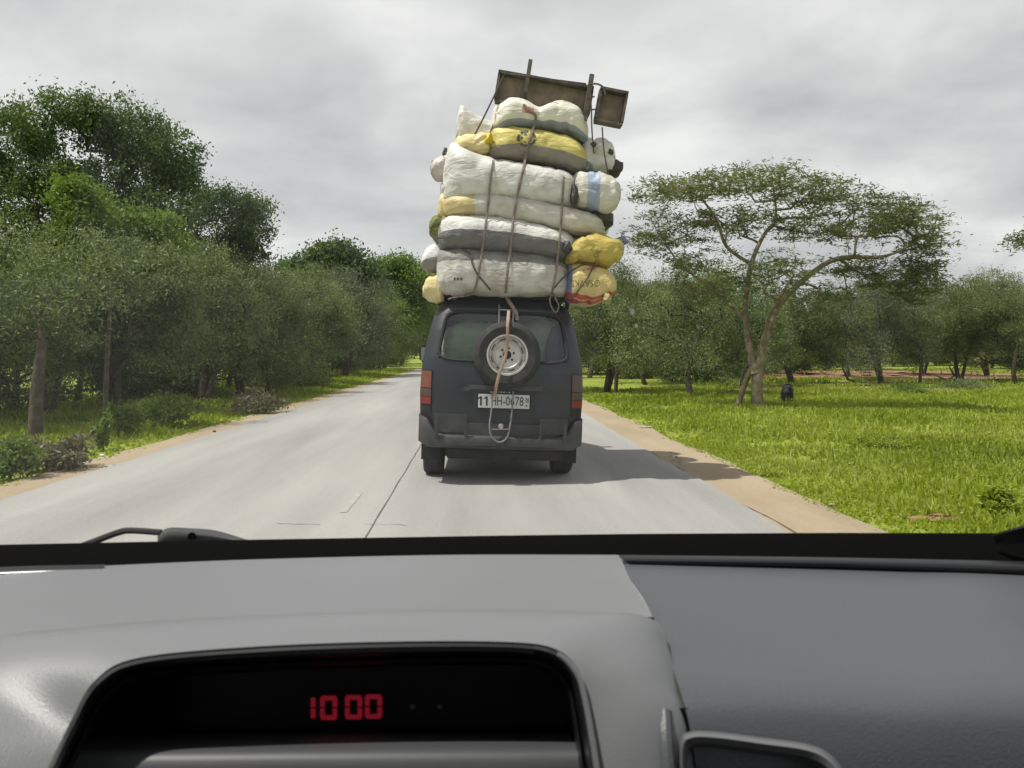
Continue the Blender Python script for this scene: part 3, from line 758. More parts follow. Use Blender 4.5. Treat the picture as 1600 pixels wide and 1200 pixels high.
_trunk = [v for v in _bm.verts if v.co.z > .24]
for _ in range(9): bmesh.ops.smooth_vert(_bm, verts=_trunk, factor=.5, use_axis_x=True, use_axis_y=True, use_axis_z=True)
_bm.to_mesh(goat_body.data); _bm.free()
for s in (-1, 1):
    MB().tube([(s * .03, .47, .19), (s * .05, .43, .25), (s * .07, .38, .27)], [.014, .01, .004], 6).obj('horn', M_HORN, gt)
    MB().tube([(s * .04, .48, .16), (s * .09, .47, .14), (s * .12, .48, .11)], [.016, .022, .006], 6).obj('ear', M_GOAT, gt)

# ------------------------------------------------------------------ the van
M_VAN = mat('van_paint', (.012, .0155, .023), .38, spec=.5, var=.25, vscale=3, bump=.05, bscale=40, coat=.25)
M_VANDUST = mat('van_paint_dusty', (.022, .025, .030), .55, var=.35, vscale=5)
M_BUMPER = mat('bumper_plastic', (.045, .046, .047), .6, var=.3, vscale=6)
M_BLACK = mat('black_rubber', (.012, .012, .013), .75)
M_TYRE = mat('tyre_rubber', (.028, .028, .028), .85, var=.3, vscale=14)
M_RIM = mat('rim_silver', (.52, .51, .48), .45, .35, var=.15, vscale=12)
M_RIMDARK = mat('rim_hole', (.02, .02, .02), .8)
M_CHROME = mat('dull_metal', (.42, .42, .42), .4, .7)
M_UNDER = mat('underbody', (.02, .019, .018), .9, var=.4, vscale=8)
M_AMBER = mat('amber_lens', (.16, .045, .025), .3, spec=.5, coat=.4, var=.15, vscale=20)
M_REDLENS = mat('red_lens', (.19, .012, .025), .28, spec=.5, coat=.5)
M_GREYLENS = mat('smoked_lens', (.075, .04, .04), .35, coat=.3)
M_PLATE = mat('plate_white', (.52, .53, .52), .5, var=.12, vscale=15)
M_INK = mat('plate_ink', (.015, .015, .015), .6)
M_VGLASS = glass_mat('van_glass', (.62, .70, .72), 1.5, 1.3)
M_SEAT = mat('seat_cloth', (.05, .055, .065), .9)

VAN_Y = 7.97
vc = at(780, 700, VAN_Y)
van = empty('overloaded_van', (vc.x, VAN_Y, 0), 'dark blue van seen from behind, roof piled high with sacks, spare wheel on its tailgate', 'van', rot=(0, R(1.9), 0))
def wprof(z):          # half width at height z
    return float(np.interp(z, [.30, .42, .70, .95, 1.15, 1.30, 1.50, 1.70, 1.80, 1.87, 1.92, 1.945, 1.955], [.78, .81, .852, .86, .852, .835, .80, .755, .725, .685, .615, .50, .30]))
def yrear(z):
    return float(np.interp(z, [.3, .7, .95, 1.2, 1.3, 1.6, 1.85, 1.955], [.03, .03, .02, .03, .05, .14, .24, .36]))
def RF(x, z):          # rear face depth (van local)
    w = wprof(z); s = min(1, abs(x) / w)
    return yrear(z) + .015 * s * s + .10 * s ** 9
zs_ = [.36, .42, .5, .6, .7, .8, .9, 1.0, 1.1, 1.2, 1.27] + [1.29 + .02 * i for i in range(26)] + [1.82, 1.84, 1.86, 1.875, 1.89, 1.905, 1.92, 1.93, 1.94, 1.948, 1.955]
WX0, WX1, WZ0, WZ1 = -.655, .655, 1.28, 1.80
def in_win(x, z):
    if not (WZ0 < z < WZ1): return False
    w = min(.69 - .16 * (z - WZ0), wprof(z) - .09); 
    dx_, dz_ = abs(x) - (w - .06), max(WZ0 + .06 - z, z - (WZ1 - .06))
    if dx_ > .06: return False
    if dx_ > 0 and dz_ > 0: return dx_ * dx_ + dz_ * dz_ < .0036
    return True
ss = np.linspace(-1, 1, 73)
P = [[Vector((s * wprof(z), RF(s * wprof(z), z), z)) for s in ss] for z in zs_]
nr, nc = len(P), len(P[0])
Fc = []
for i in range(nr - 1):
    for j in range(nc - 1):
        c = (P[i][j] + P[i + 1][j + 1]) / 2
        if not in_win(c.x, c.z): Fc.append([i * nc + j, i * nc + j + 1, (i + 1) * nc + j + 1, (i + 1) * nc + j])
tailgate = mesh_obj('tailgate', [p for r_ in P for p in r_], Fc, M_VAN, van, True, 50)
# shell: sides + roof + bonnet
yst = [0, .15, .4, .8, 1.2, 1.6, 2.0, 2.4, 2.65, 2.85, 3.0, 3.2, 3.45, 3.7, 3.95, 4.2, 4.4, 4.55, 4.62]
def topz(y): return float(np.interp(y, [0, 2.6, 2.85, 3.0, 3.7, 3.95, 4.4, 4.55, 4.62], [1.955, 1.955, 1.90, 1.80, 1.20, 1.10, 1.0, .85, .60]))
def wfac(y): return float(np.interp(y, [0, .4, 3.3, 4.2, 4.5, 4.62], [1, 1.01, 1.0, .95, .88, .8]))
zn = np.concatenate([np.linspace(.36, 1.3, 8)[:-1], np.linspace(1.3, 1.8, 9), [1.84, 1.875, 1.905, 1.93, 1.945, 1.955]])
def ring(y):
    k = (topz(y) - .36) / (1.955 - .36); out = []
    L_ = [(-wprof(z) * wfac(y), .36 + (z - .36) * k) for z in zn]
    R_ = [(-x, z) for x, z in L_[::-1]]
    for (x, z), zo in zip(L_ + R_, list(zn) + list(zn[::-1])):
        out.append(Vector((x, RF(wprof(zo), zo) if y == 0 else max(y, RF(wprof(zo), zo) + y * .2), z)))
    return out
rings = [ring(y) for y in yst]
nc = len(rings[0]); Fc = []
for i in range(len(yst) - 1):
    for j in range(nc - 1):
        c = (rings[i][j] + rings[i + 1][j + 1]) / 2
        side_win = 1.32 < c.z < 1.74 and abs(c.x) > .7 and (.45 < c.y < 1.55 or 1.65 < c.y < 2.9)
        wind = 3.0 < c.y < 3.65 and abs(c.x) < .72 and c.z > 1.2 and j > 14 and j < nc - 16
        if side_win or wind: continue
        Fc.append([i * nc + j, (i + 1) * nc + j, (i + 1) * nc + j + 1, i * nc + j + 1])
mesh_obj('body', [p for r_ in rings for p in r_], Fc, M_VAN, van, True, 50)
MB().box((0, 2.3, .40), (1.5, 4.3, .05), bev=.01).obj('floor', M_UNDER, van)
# rear window pane + seal
zw = np.linspace(WZ0 - .005, WZ1 + .005, 14)
MB().grid([[Vector((x, RF(x, z) + .012, z)) for x in np.linspace(-1, 1, 21) * (min(.70 - .16 * (z - WZ0), wprof(z) - .085))] for z in zw]).obj('rear_window', M_VGLASS, van)
def win_loop(n=80):
    pts = []
    for k in range(n):
        t = 2 * math.pi * k / n
        c, s_ = math.cos(t), math.sin(t)
        u = math.copysign(abs(c) ** .28, c); v = math.copysign(abs(s_) ** .28, s_)
        z = (WZ0 + WZ1) / 2 + v * (WZ1 - WZ0) / 2 * 1.005
        x = u * min(.69 - .16 * (z - WZ0), wprof(z) - .09)
        pts.append(Vector((x, RF(x, z) - .002, z)))
    return pts + pts[:1]
MB().tube(win_loop(), .017, 6, False).obj('window_seal', M_BLACK, van)
for s in (-1, 1):
    for (a, b) in ((.42, 1.58), (1.62, 2.93)):
        MB().grid([[Vector((s * (wprof(z) * 1.005 - .012), y, z)) for y in (a, (a + b) / 2, b)] for z in (1.28, 1.4, 1.5, 1.6, 1.7, 1.77)]).obj('side_window', M_VGLASS, van)
MB().grid([[Vector((x, y, topz(y) - .02)) for x in np.linspace(-.72, .72, 7)] for y in (2.97, 3.2, 3.45, 3.7)]).obj('windscreen', M_VGLASS, van)
def patch(x0, x1, z0, z1, off, th=.012, nx=8, nz=8):
    """raised plate following the rear face"""
    xs, zs2 = np.linspace(x0, x1, nx), np.linspace(z0, z1, nz)
    cl = lambda x, z: max(-wprof(z) * .999, min(wprof(z) * .999, x))
    mb = MB()
    front = [[Vector((cl(x, z), RF(cl(x, z), z) - off, z)) for x in xs] for z in zs2]
    back = [[p + Vector((0, th, 0)) for p in r_] for r_ in front]
    mb.grid(front)
    per_f = front[0] + [r_[-1] for r_ in front[1:]] + front[-1][::-1][1:] + [r_[0] for r_ in front[::-1][1:]]
    per_b = back[0] + [r_[-1] for r_ in back[1:]] + back[-1][::-1][1:] + [r_[0] for r_ in back[::-1][1:]]
    mb.grid([per_f, per_b])
    return mb
# tail lamps
for s in (-1, 1):
    a, b = (-.86, -.735) if s < 0 else (.735, .86)
    hs = MB(); hs.add(patch(a, b, .72, 1.17, .008, .03).v, patch(a, b, .72, 1.17, .008, .03).f)
    housing = hs.obj('tail_lamp', M_BLACK, van)
    patch(a, b - .006 if s < 0 else b, .985, 1.16, .016).obj('amber_lens' if s < 0 else 'upper_lens', M_AMBER if s < 0 else M_GREYLENS, housing)
    patch(a, b - .006 if s < 0 else b, .895, .975, .014).obj('smoked_lens', M_GREYLENS, housing)
    patch(a, b - .006 if s < 0 else b, .815, .89, .016).obj('red_lens', M_REDLENS, housing)
# garnish, plate, badge
patch(-.36, .42, .985, 1.03, .03, .04, 16, 4).obj('plate_garnish', M_BUMPER, van)
patch(-.40, -.34, .965, 1.0, .03, .04, 4, 4).obj('garnish_end', M_BUMPER, van)
patch(-.30, .36, .60, .98, .003, .02, 12, 6).obj('plate_recess', M_VANDUST, van)
pl = MB().box((0.02, RF(0, .86) - .022, .868), (.535, .012, .145), bev=.004).obj('number_plate', M_PLATE, van)
MB().box((0.02, RF(0, .86) - .012, .868), (.555, .008, .165), bev=.003).obj('plate_frame', M_BLACK, pl)
def text_mesh(txt, size, font_scale_x=1.0):
    cu = bpy.data.curves.new('txt', 'FONT'); cu.body = txt; cu.size = size; cu.align_x = 'CENTER'; cu.align_y = 'CENTER'
    cu.resolution_u = 3
    o = bpy.data.objects.new('txt', cu); COL.objects.link(o)
    dg = bpy.context.evaluated_depsgraph_get(); dg.update()
    me = bpy.data.meshes.new_from_object(o.evaluated_get(dg))
    V = [Vector((v.co.x * font_scale_x, v.co.y, 0)) for v in me.vertices]; Fx = [list(p.vertices) for p in me.polygons]
    bpy.data.objects.remove(o); bpy.data.curves.remove(cu); bpy.data.meshes.remove(me)
    return V, Fx
def plate_text(txt, x, z, size, sx, name):
    V, Fx = text_mesh(txt, size, sx)
    yy = RF(0, .86) - .0305
    return mesh_obj(name, [Vector((x + v.x, yy, z + v.y)) for v in V], Fx, M_INK, pl, False)
for x1 in (-.218, -.158):
    yy = RF(0, .86) - .0305
    MB().add([(x1 - .009, yy, .818), (x1 + .009, yy, .818), (x1 + .009, yy, .915), (x1 - .009, yy, .915), (x1 - .009, yy, .893), (x1 - .030, yy, .884), (x1 - .030, yy, .897)], [[0, 1, 2, 3], [3, 6, 5, 4]]).obj('plate_number', M_INK, pl, False)
plate_text('HH', -.055, .866, .135, .62, 'plate_number')
plate_text('-0678', .118, .866, .135, .70, 'plate_number')
MB().box((.262, RF(0, .86) - .0295, .885), (.035, .003, .05)).obj('plate_mark', mat('plate_mark', (.22, .23, .23), .6), pl)
MB().box((.258, RF(0, .86) - .0295, .828), (.016, .003, .016)).obj('plate_mark', M_INK, pl)
for k, w in enumerate((.018, .012, .02, .008, .016, .014, .008, .016)):
    MB().box((-.115 + .027 * k, RF(0, .97) - .012, .962), (w, .012, .014), bev=.002).obj('badge_letter', M_CHROME, van)
# tailgate lower trims and bumper
patch(-.70, -.36, .53, .72, .02, .03).obj('lower_trim', M_BUMPER, van)
patch(.40, .70, .53, .70, .02, .03).obj('lower_trim', M_BUMPER, van)
patch(-.36, .40, .50, .63, .024, .03, 12, 5).obj('lower_trim', M_BUMPER, van)
def bumper_pt(x, z, o):
    s = abs(x) / .86
    return Vector((x, -.06 - o + .16 * s ** 6, z))
xs = np.linspace(-.86, .86, 41)
def btop(x): return float(np.interp(abs(x), [0, .60, .70, .76, .86], [.505, .505, .54, .66, .705]))
def bbot(x): return float(np.interp(abs(x), [0, .5, .75, .86], [.40, .39, .37, .42]))
Bm = []
for t, o, dz in ((0, -.08, 0), (0, .0, -.004), (.12, .02, 0), (.5, .03, 0), (.88, .02, 0), (1, 0, 0), (1, -.08, 0)):
    Bm.append([bumper_pt(x, btop(x) + (bbot(x) - btop(x)) * t + dz, o) for x in xs])
MB().grid(Bm).obj('bumper', M_BUMPER, van)
for s in (-1, 1):
    MB().grid([[Vector((s * (.862 - .01 * i), .08 + .28 * j, z)) for j in range(3)] for i, z in enumerate((.70, .6, .5, .42))]).obj('bumper_corner', M_BUMPER, van)
for x in (-.665, -.365, .405, .665):
    MB().box((x, -.075, .56), (.035, .03, .20), bev=.012).obj('bumper_rib', M_BUMPER, van)
MB().box((0.02, -.10, .50), (.04, .04, .22), bev=.01).obj('tow_post', M_BUMPER, van)
MB().lathe([(0, -.03), (.022, -.03), (.03, -.012), (.03, .015), (.0, .02)], (-.005, -.11, .615), n=16).obj('tow_ball', M_CHROME, van)
# underbody: axle, silencer, tow frame, mud flaps
MB().tube([(-.74, .80, .33), (.74, .80, .33)], .05, 10).obj('rear_axle', M_UNDER, van)
MB().box((0, .80, .33), (.26, .24, .22), bev=.05).obj('differential', M_UNDER, van)
MB().box((0.05, .25, .31), (1.25, .4, .12), bev=.02).obj('tow_frame', M_UNDER, van)
MB().tube([(-.52, .12, .31), (-.52, 1.0, .31), (-.3, 1.8, .33)], .035, 10).obj('exhaust_pipe', M_UNDER, van)
MB().tube([(.38, .5, .32), (.38, 1.0, .32)], .09, 12).obj('silencer', M_UNDER, van)
MB().box((.02, .06, .30), (.2, .05, .16), bev=.02).obj('tow_bracket', M_UNDER, van)
# wheels
def wheel(x, y, zc, r=.325, w=.21, name='wheel'):
    t = MB().lathe([(r * .62, -w / 2), (r * .9, -w / 2 - .006), (r * .985, -w / 2 + .02), (r, -w / 4), (r, w / 4), (r * .985, w / 2 - .02), (r * .9, w / 2 + .006), (r * .62, w / 2)], (x, y, zc), 'x', 36).obj(name, M_TYRE, van)
    s = 1 if x > 0 else -1
    MB().lathe([(r * .62, s * w * .42), (r * .56, s * w * .42), (r * .5, s * w * .2), (.05, s * w * .28), (0, s * w * .3)], (x, y, zc), 'x', 28).obj('rim', M_RIM, t)
lift = math.sin(R(1.9)) * .72
wheel(-.72, .75, .325 - lift); wheel(.72, .75, .325 + lift); wheel(-.72, 3.65, .325 - lift); wheel(.72, 3.65, .325 + lift)
for s in (-1, 1):
    MB().box((s * .74, .36, .36 + s * .0), (.21, .012, .34), bev=.004).obj('mud_flap', M_BLACK, van)
# spare wheel on the tailgate
sx, sz = .035, 1.352
sy0 = yrear(1.35)
tw = .19; rr = .345
sp = MB().lathe([(.205, -tw), (.24, -tw - .012), (.29, -tw - .016), (.325, -tw + .005), (rr, -tw + .04), (rr + .003, -tw * .5), (rr, -.03), (.31, 0), (.2, 0)], (sx, sy0, sz), 'y', 56).obj('spare_wheel', M_TYRE, van)
rim = MB().lathe([(.205, -tw + .02), (.212, -tw - .004), (.196, -tw - .004), (.19, -tw + .02), (.18, -tw + .055), (.155, -tw + .06), (.148, -tw + .03), (.132, -tw + .018), (.12, -tw + .03), (.095, -tw + .035), (.045, -tw + .03), (.042, -tw + .06)], (sx, sy0, sz), 'y', 48).obj('rim', M_RIM, sp)
MB().lathe([(.046, -tw + .05), (.001, -tw + .05)], (sx, sy0, sz), 'y', 20).obj('hub_hole', M_RIMDARK, sp)
for k in range(6):
    a = 2 * math.pi * k / 6 + .3
    MB().lathe([(.012, -tw + .027), (.001, -tw + .026)], (sx + .07 * math.cos(a), sy0, sz + .07 * math.sin(a)), 'y', 12).obj('bolt_hole', M_RIMDARK, sp)
for k in range(8):
    a0 = 2 * math.pi * k / 8 + .1
    MB().grid([[Vector((sx + q * math.cos(a0 + u), sy0 - tw + .0585 - (.003 if q < .172 else 0), sz + q * math.sin(a0 + u))) for u in np.linspace(0, .42, 6)] for q in (.160, .170)]).obj('rim_slot', M_RIMDARK, sp)
MB().box((sx, sy0 - .03, sz), (.24, .09, .3), bev=.02).obj('spare_carrier', M_BLACK, van)
# ladder-like bracket above the spare
for s in (-1, 1):
    MB().tube([(.02 + s * .075, RF(0, 1.68) - .05, 1.66), (.02 + s * .075, RF(0, 1.8) - .05, 1.80), (.02 + s * .075, RF(0, 1.9) - .03, 1.88)], .009, 8).obj('bracket_rail', M_CHROME, van)
MB().tube([(-.055, RF(0, 1.8) - .05, 1.825), (.095, RF(0, 1.8) - .05, 1.825)], .008, 8).obj('bracket_bar', M_CHROME, van)
# mirrors and door handles
for s in (-1, 1):
    mm = MB().box((s * 1.0, 2.95, 1.32), (.17, .10, .24), bev=.035).obj('side_mirror', M_BLACK, van)
    MB().box((s * 1.0, 2.895, 1.32), (.13, .006, .19), bev=.003).obj('mirror_glass', mat('mirror', (.2, .2, .2), .1, 1.0), mm)
    MB().tube([(s * .83, 3.0, 1.27), (s * .93, 2.98, 1.28)], .02, 8).obj('mirror_arm', M_BLACK, van)
# roof rack
rk = []
for y in (.42, .95, 1.5, 2.05, 2.5):
    MB().box((0, y, 2.0), (1.5, .045, .035), bev=.006).obj('rack_bar', M_BLACK, van)
for s in (-1, 1):
    MB().box((s * .70, 1.45, 2.01), (.04, 2.2, .06), bev=.006).obj('rack_rail', M_BLACK, van)
    for y in (.5, 1.5, 2.4):
        MB().box((s * .70, y, 1.93), (.04, .05, .13), bev=.006).obj('rack_foot', M_BLACK, van)
MB().box((0, .375, 1.995), (1.34, .03, .075), bev=.005).obj('rack_end_rail', M_BLACK, van)
for k in range(9):
    MB().box((-.64 + .16 * k, 1.45, 2.025), (.12, 2.1, .018)).obj('rack_slat', mat('rack_wood', (.10, .075, .05), .9, var=.4, vscale=12), van)
# seats inside
for x in (-.38, .38):
    for y in (1.1, 2.1):
        MB().box((x, y, 1.0), (.6, .12, .75), bev=.05).obj('seat_back', M_SEAT, van)

# ------------------------------------------------------------------ sacks on the roof
BV, BF = [], []
def sack_mat(name, base, bands=(), grime=.25, rough=.5, wave=.33):
    """woven plastic cloth; bands = [(axis 0=u 1=v, lo, hi, colour)] are printed stripes of the cloth"""
    m = bpy.data.materials.new(name); m.use_nodes = True
    nt = m.node_tree; b = nt.nodes['Principled BSDF']
    uv = nt.nodes.new('ShaderNodeUVMap'); uv.uv_map = 'UVMap'
    sp_ = nt.nodes.new('ShaderNodeSeparateXYZ'); nt.links.new(uv.outputs[0], sp_.inputs[0])
    t = nt.nodes.new('ShaderNodeTexCoord')
    nw = nt.nodes.new('ShaderNodeTexNoise'); nw.inputs['Scale'].default_value = 7; nt.links.new(t.outputs['Object'], nw.inputs['Vector'])
    prev = None
    c0 = nt.nodes.new('ShaderNodeRGB'); c0.outputs[0].default_value = (*base, 1); prev = c0.outputs[0]
    for ax, lo, hi, colr in bands:
        jit = nt.nodes.new('ShaderNodeMath'); jit.operation = 'MULTIPLY_ADD'; jit.inputs[1].default_value = .05
        nt.links.new(nw.outputs['Fac'], jit.inputs[0]); nt.links.new(sp_.outputs[ax], jit.inputs[2])
        ga = nt.nodes.new('ShaderNodeMath'); ga.operation = 'GREATER_THAN'; ga.inputs[1].default_value = lo + .025
        le = nt.nodes.new('ShaderNodeMath'); le.operation = 'LESS_THAN'; le.inputs[1].default_value = hi + .025
        mu = nt.nodes.new('ShaderNodeMath'); mu.operation = 'MULTIPLY'
        nt.links.new(jit.outputs[0], ga.inputs[0]); nt.links.new(jit.outputs[0], le.inputs[0]); nt.links.new(ga.outputs[0], mu.inputs[0]); nt.links.new(le.outputs[0], mu.inputs[1])
        mi = nt.nodes.new('ShaderNodeMix'); mi.data_type = 'RGBA'; mi.inputs[7].default_value = (*colr, 1)
        nt.links.new(mu.outputs[0], mi.inputs[0]); nt.links.new(prev, mi.inputs[6]); prev = mi.outputs[2]
    ng = nt.nodes.new('ShaderNodeTexNoise'); ng.inputs['Scale'].default_value = 4.5; ng.inputs['Detail'].default_value = 7; ng.inputs['Roughness'].default_value = .65
    nt.links.new(t.outputs['Object'], ng.inputs['Vector'])
    rg = nt.nodes.new('ShaderNodeValToRGB'); rg.color_ramp.elements[0].position = .35; rg.color_ramp.elements[0].color = (1 - grime, 1 - grime * 1.12, 1 - grime * 1.35, 1)
    rg.color_ramp.elements[1].position = .6; rg.color_ramp.elements[1].color = (1, 1, 1, 1)
    nt.links.new(ng.outputs['Fac'], rg.inputs['Fac'])
    mg = nt.nodes.new('ShaderNodeMix'); mg.data_type = 'RGBA'; mg.blend_type = 'MULTIPLY'; mg.inputs[0].default_value = 1
    nt.links.new(prev, mg.inputs[6]); nt.links.new(rg.outputs[0], mg.inputs[7])
    nt.links.new(mg.outputs[2], b.inputs['Base Color'])
    b.inputs['Roughness'].default_value = rough; b.inputs['Specular IOR Level'].default_value = .35
    mp = nt.nodes.new('ShaderNodeMapping'); mp.inputs['Scale'].default_value = (1.0, 1.0, 2.4); nt.links.new(t.outputs['Object'], mp.inputs['Vector'])
    nb = nt.nodes.new('ShaderNodeTexNoise'); nb.inputs['Scale'].default_value = 5.5; nb.inputs['Detail'].default_value = 3; nb.inputs['Distortion'].default_value = 1.6
    nt.links.new(mp.outputs[0], nb.inputs['Vector'])
    bp = nt.nodes.new('ShaderNodeBump'); bp.inputs['Strength'].default_value = wave; bp.inputs['Distance'].default_value = .05
    nt.links.new(nb.outputs['Fac'], bp.inputs['Height']); nt.links.new(bp.outputs[0], b.inputs['Normal'])
    return m
def sack(prof, Y0, T, m, label, name='sack', cat='sack', group='sacks roped on the van roof', seed=0, wr=.012, ends=.05, pw=.75, nu=84, nv=52):
    """prof: (px, py_top, py_bottom) along the sack as seen; Y0 depth of its near face, T its thickness in metres"""
    xs_ = np.array([p[0] for p in prof], float)
    cm = catmull([Vector((p[0], p[1], p[2])) for p in prof], nu)
    # refine the stations so the ends are sampled closely
    V = []; UV = []
    x0, x1 = xs_[0], xs_[-1]
    ln = (x1 - x0)
    for i, c in enumerate(cm):
        u = (c.x - x0) / ln
        e_ = min(u, 1 - u)
        tt = T * max(ends, (1 - max(0, 1 - e_ / .22) ** 2.2) ** .5) if e_ < .22 else T
        Yc = Y0 + T / 2
        a, b = at(c.x, c.y, Yc), at(c.x, c.z, Yc)
        mid_ = (a + b) / 2; hh = (a.z - b.z) / 2
        for k in range(nv):
            an = 2 * math.pi * k / nv
            ca, sa = math.cos(an), math.sin(an)
            dyv = -math.copysign(abs(ca) ** pw, ca) * tt / 2
            dzv = math.copysign(abs(sa) ** pw, sa) * hh
            p = Vector((mid_.x, mid_.y + dyv, mid_.z + dzv))
            wrk = noise.noise(Vector((p.x * 7 + seed, p.y * 7, p.z * 12))) * wr + noise.noise(Vector((u * 5, an * 3.2, seed))) * wr * 1.3 * (1.5 - min(1, e_ * 4))
            crease = -wr * 1.5 * max(0, .16 - abs(noise.noise(Vector((p.x * 3.6 + p.z * 1.5, p.z * 5 + p.y * 3, seed + 3.1))))) * 5.0
            n_ = Vector((0, dyv / (tt * tt + 1e-4), dzv / (hh * hh + 1e-4)))
            n_ = n_.normalized() if n_.length > 0 else Vector((0, -1, 0))
            V.append(p + n_ * (wrk + crease)); UV.append((u, .5 - .5 * math.copysign(abs(sa) ** pw, sa)))
    Fc = [[i * nv + k, i * nv + (k + 1) % nv, (i + 1) * nv + (k + 1) % nv, (i + 1) * nv + k] for i in range(nu - 1) for k in range(nv)]
    Fc += [list(range(nv))[::-1], [(nu - 1) * nv + k for k in range(nv)]]
    c0 = sum(V, Vector()) / len(V); base = Vector((c0.x, c0.y, min(v.z for v in V)))
    o = mesh_obj(name, [v - base for v in V], Fc, m, None, True)
    o.location = base
    uvl = o.data.uv_layers.new(name='UVMap')
    for li, lp in enumerate(o.data.loops): uvl.data[li].uv = UV[lp.vertex_index]
    b0 = len(BV); BV.extend(V); BF.extend([[i + b0 for i in f] for f in Fc])
    if label: tag(o, label, cat, group)
    return o
WHT = (.60, .585, .555); GRY = (.235, .23, .225); YEL = (.58, .47, .11); CRM = (.62, .50, .22); BLU = (.25, .31, .48)
S_A = sack_mat('sack_bottom', (.56, .55, .53), [(1, -.2, .30, GRY)], .35)
S_B = sack_mat('sack_half_grey', (.66, .66, .66), [(1, .46, 1.3, (.155, .155, .16))], .22)
S_C = sack_mat('sack_beige', (.58, .55, .51), [(0, -.2, .19, (.56, .47, .24))], .22)
S_D = sack_mat('sack_white', (.66, .66, .655), [], .28)
S_E = sack_mat('sack_blue_stripe', (.62, .60, .55), [(0, .28, .52, (.36, .43, .58))], .22)
S_F = sack_mat('sack_yellow', (.64, .56, .19), [(1, .60, 1.3, (.27, .24, .22))], .22)
S_G = sack_mat('sack_top', (.74, .72, .64), [(1, .78, 1.3, (.30, .33, .42))], .18)
S_H = sack_mat('sack_plain', (.66, .65, .63), [], .25)
S_I = sack_mat('sack_cream', (.74, .62, .33), [], .2)
S_L = sack_mat('sack_mustard', (.50, .40, .10), [], .25)
S_M = sack_mat('sack_print', (.62, .50, .22), [(0, -.2, .10, (.22, .27, .45)), (1, .80, .885, (.50, .09, .06)), (1, .91, .985, (.45, .09, .06))], .25)
S_N = sack_mat('sack_white_grey', (.70, .70, .70), [(1, .52, 1.3, (.25, .24, .23))], .2)
S_GRN = sack_mat('sack_green', (.20, .22, .07), [], .4)
S_DRK = sack_mat('sack_dark', (.055, .055, .05), [], .3)
S_PNK = sack_mat('sack_pinkish', (.60, .54, .53), [], .22)

# hidden rows behind the visible ones, carrying the load forward
for (Y0, T, rows) in ((8.62, .55, [(690, 950, 380, 458), (688, 952, 310, 384), (694, 946, 250, 316), (716, 930, 205, 256)]),
                      (9.22, .6, [(694, 940, 385, 446), (700, 930, 318, 388), (730, 905, 270, 322)]),
                      (9.86, .6, [(700, 930, 375, 437)])):
    for k, (xa, xb, ya, yb) in enumerate(rows):
        sack([(xa, (ya + yb) / 2 - 8, (ya + yb) / 2 + 8), (xa + 12, ya + 8, yb - 6), (xa + 60, ya, yb), ((xa + xb) / 2, ya + 2, yb + 1), (xb - 60, ya, yb), (xb - 12, ya + 8, yb - 6), (xb, (ya + yb) / 2 - 8, (ya + yb) / 2 + 8)],
             Y0, T, S_H, 'white sack buried inside the load behind the rear row', group='sacks buried inside the load', seed=k + Y0 * 3, nu=30, nv=20)
sA = sack([(682, 400, 446), (690, 390, 458), (720, 387, 462), (780, 390, 464), (840, 396, 464), (875, 402, 463), (889, 412, 456)], 8.02, .55, S_A, 'bottom sack lying on the roof rack, grey top band and faded red print', seed=1)
sB = sack([(684, 360, 376), (692, 344, 390), (715, 337, 395), (780, 340, 399), (840, 352, 405), (880, 364, 409), (901, 380, 400)], 8.0, .55, S_B, 'white sack with dark grey lower half, second from the bottom', seed=2)
sC = sack([(692, 316, 332), (699, 306, 339), (740, 303, 343), (790, 306, 349), (850, 317, 359), (900, 329, 369), (935, 339, 371), (945, 348, 366)], 8.03, .52, S_C, 'long beige sack with a yellowish left end, third from the bottom', seed=3)
sD = sack([(692, 276, 312), (699, 238, 318), (710, 227, 320), (740, 241, 318), (780, 251, 318), (840, 261, 323), (880, 269, 327), (906, 280, 328)], 8.0, .58, S_D, 'big white sack with a pointed upper left corner, under the yellow emblem sack', seed=4, wr=.014)
sE = sack([(891, 284, 318), (900, 273, 328), (925, 271, 335), (945, 275, 338), (960, 284, 330), (968, 298, 314)], 7.98, .6, S_E, 'white sack end with a vertical blue stripe on the right side', seed=5, wr=.02, ends=.25)
sF = sack([(761, 230, 250), (769, 206, 255), (800, 202, 257), (840, 206, 259), (880, 215, 267), (905, 228, 273), (918, 244, 262)], 8.05, .52, S_F, 'yellow sack with a round dark emblem and grey bottom band', seed=6, wr=.014)
sG = sack([(767, 192, 206), (772, 172, 213), (790, 159, 207), (815, 159, 206), (836, 171, 207), (844, 172, 208), (866, 163, 210), (892, 166, 216), (909, 179, 224), (919, 202, 226)], 8.06, .5, S_G, 'topmost white sack squeezed into two bulges, blue band along its bottom', seed=7, wr=.016)
sH = sack([(712, 200, 224), (716, 178, 224), (722, 167, 224), (740, 178, 224), (760, 188, 226), (780, 198, 222)], 8.45, .3, S_H, 'white sack with an upright pointed ear at the upper left', seed=8)
sI = sack([(710, 222, 240), (724, 214, 245), (745, 211, 246), (760, 209, 244), (769, 216, 236)], 8.12, .35, S_I, 'small cream yellow sack left of the emblem sack', seed=9, wr=.02, ends=.2)
sJ = sack([(673, 262, 272), (680, 250, 280), (695, 244, 284), (712, 246, 284)], 8.3, .3, S_PNK, 'pinkish tied sack end sticking out at the upper left', seed=10, wr=.02, ends=.3)
sK = sack([(900, 236, 272), (914, 222, 275), (935, 217, 277), (951, 226, 277), (961, 244, 270)], 8.2, .5, S_D, 'crumpled white sack below the small wooden box', seed=11, wr=.028, ends=.25)
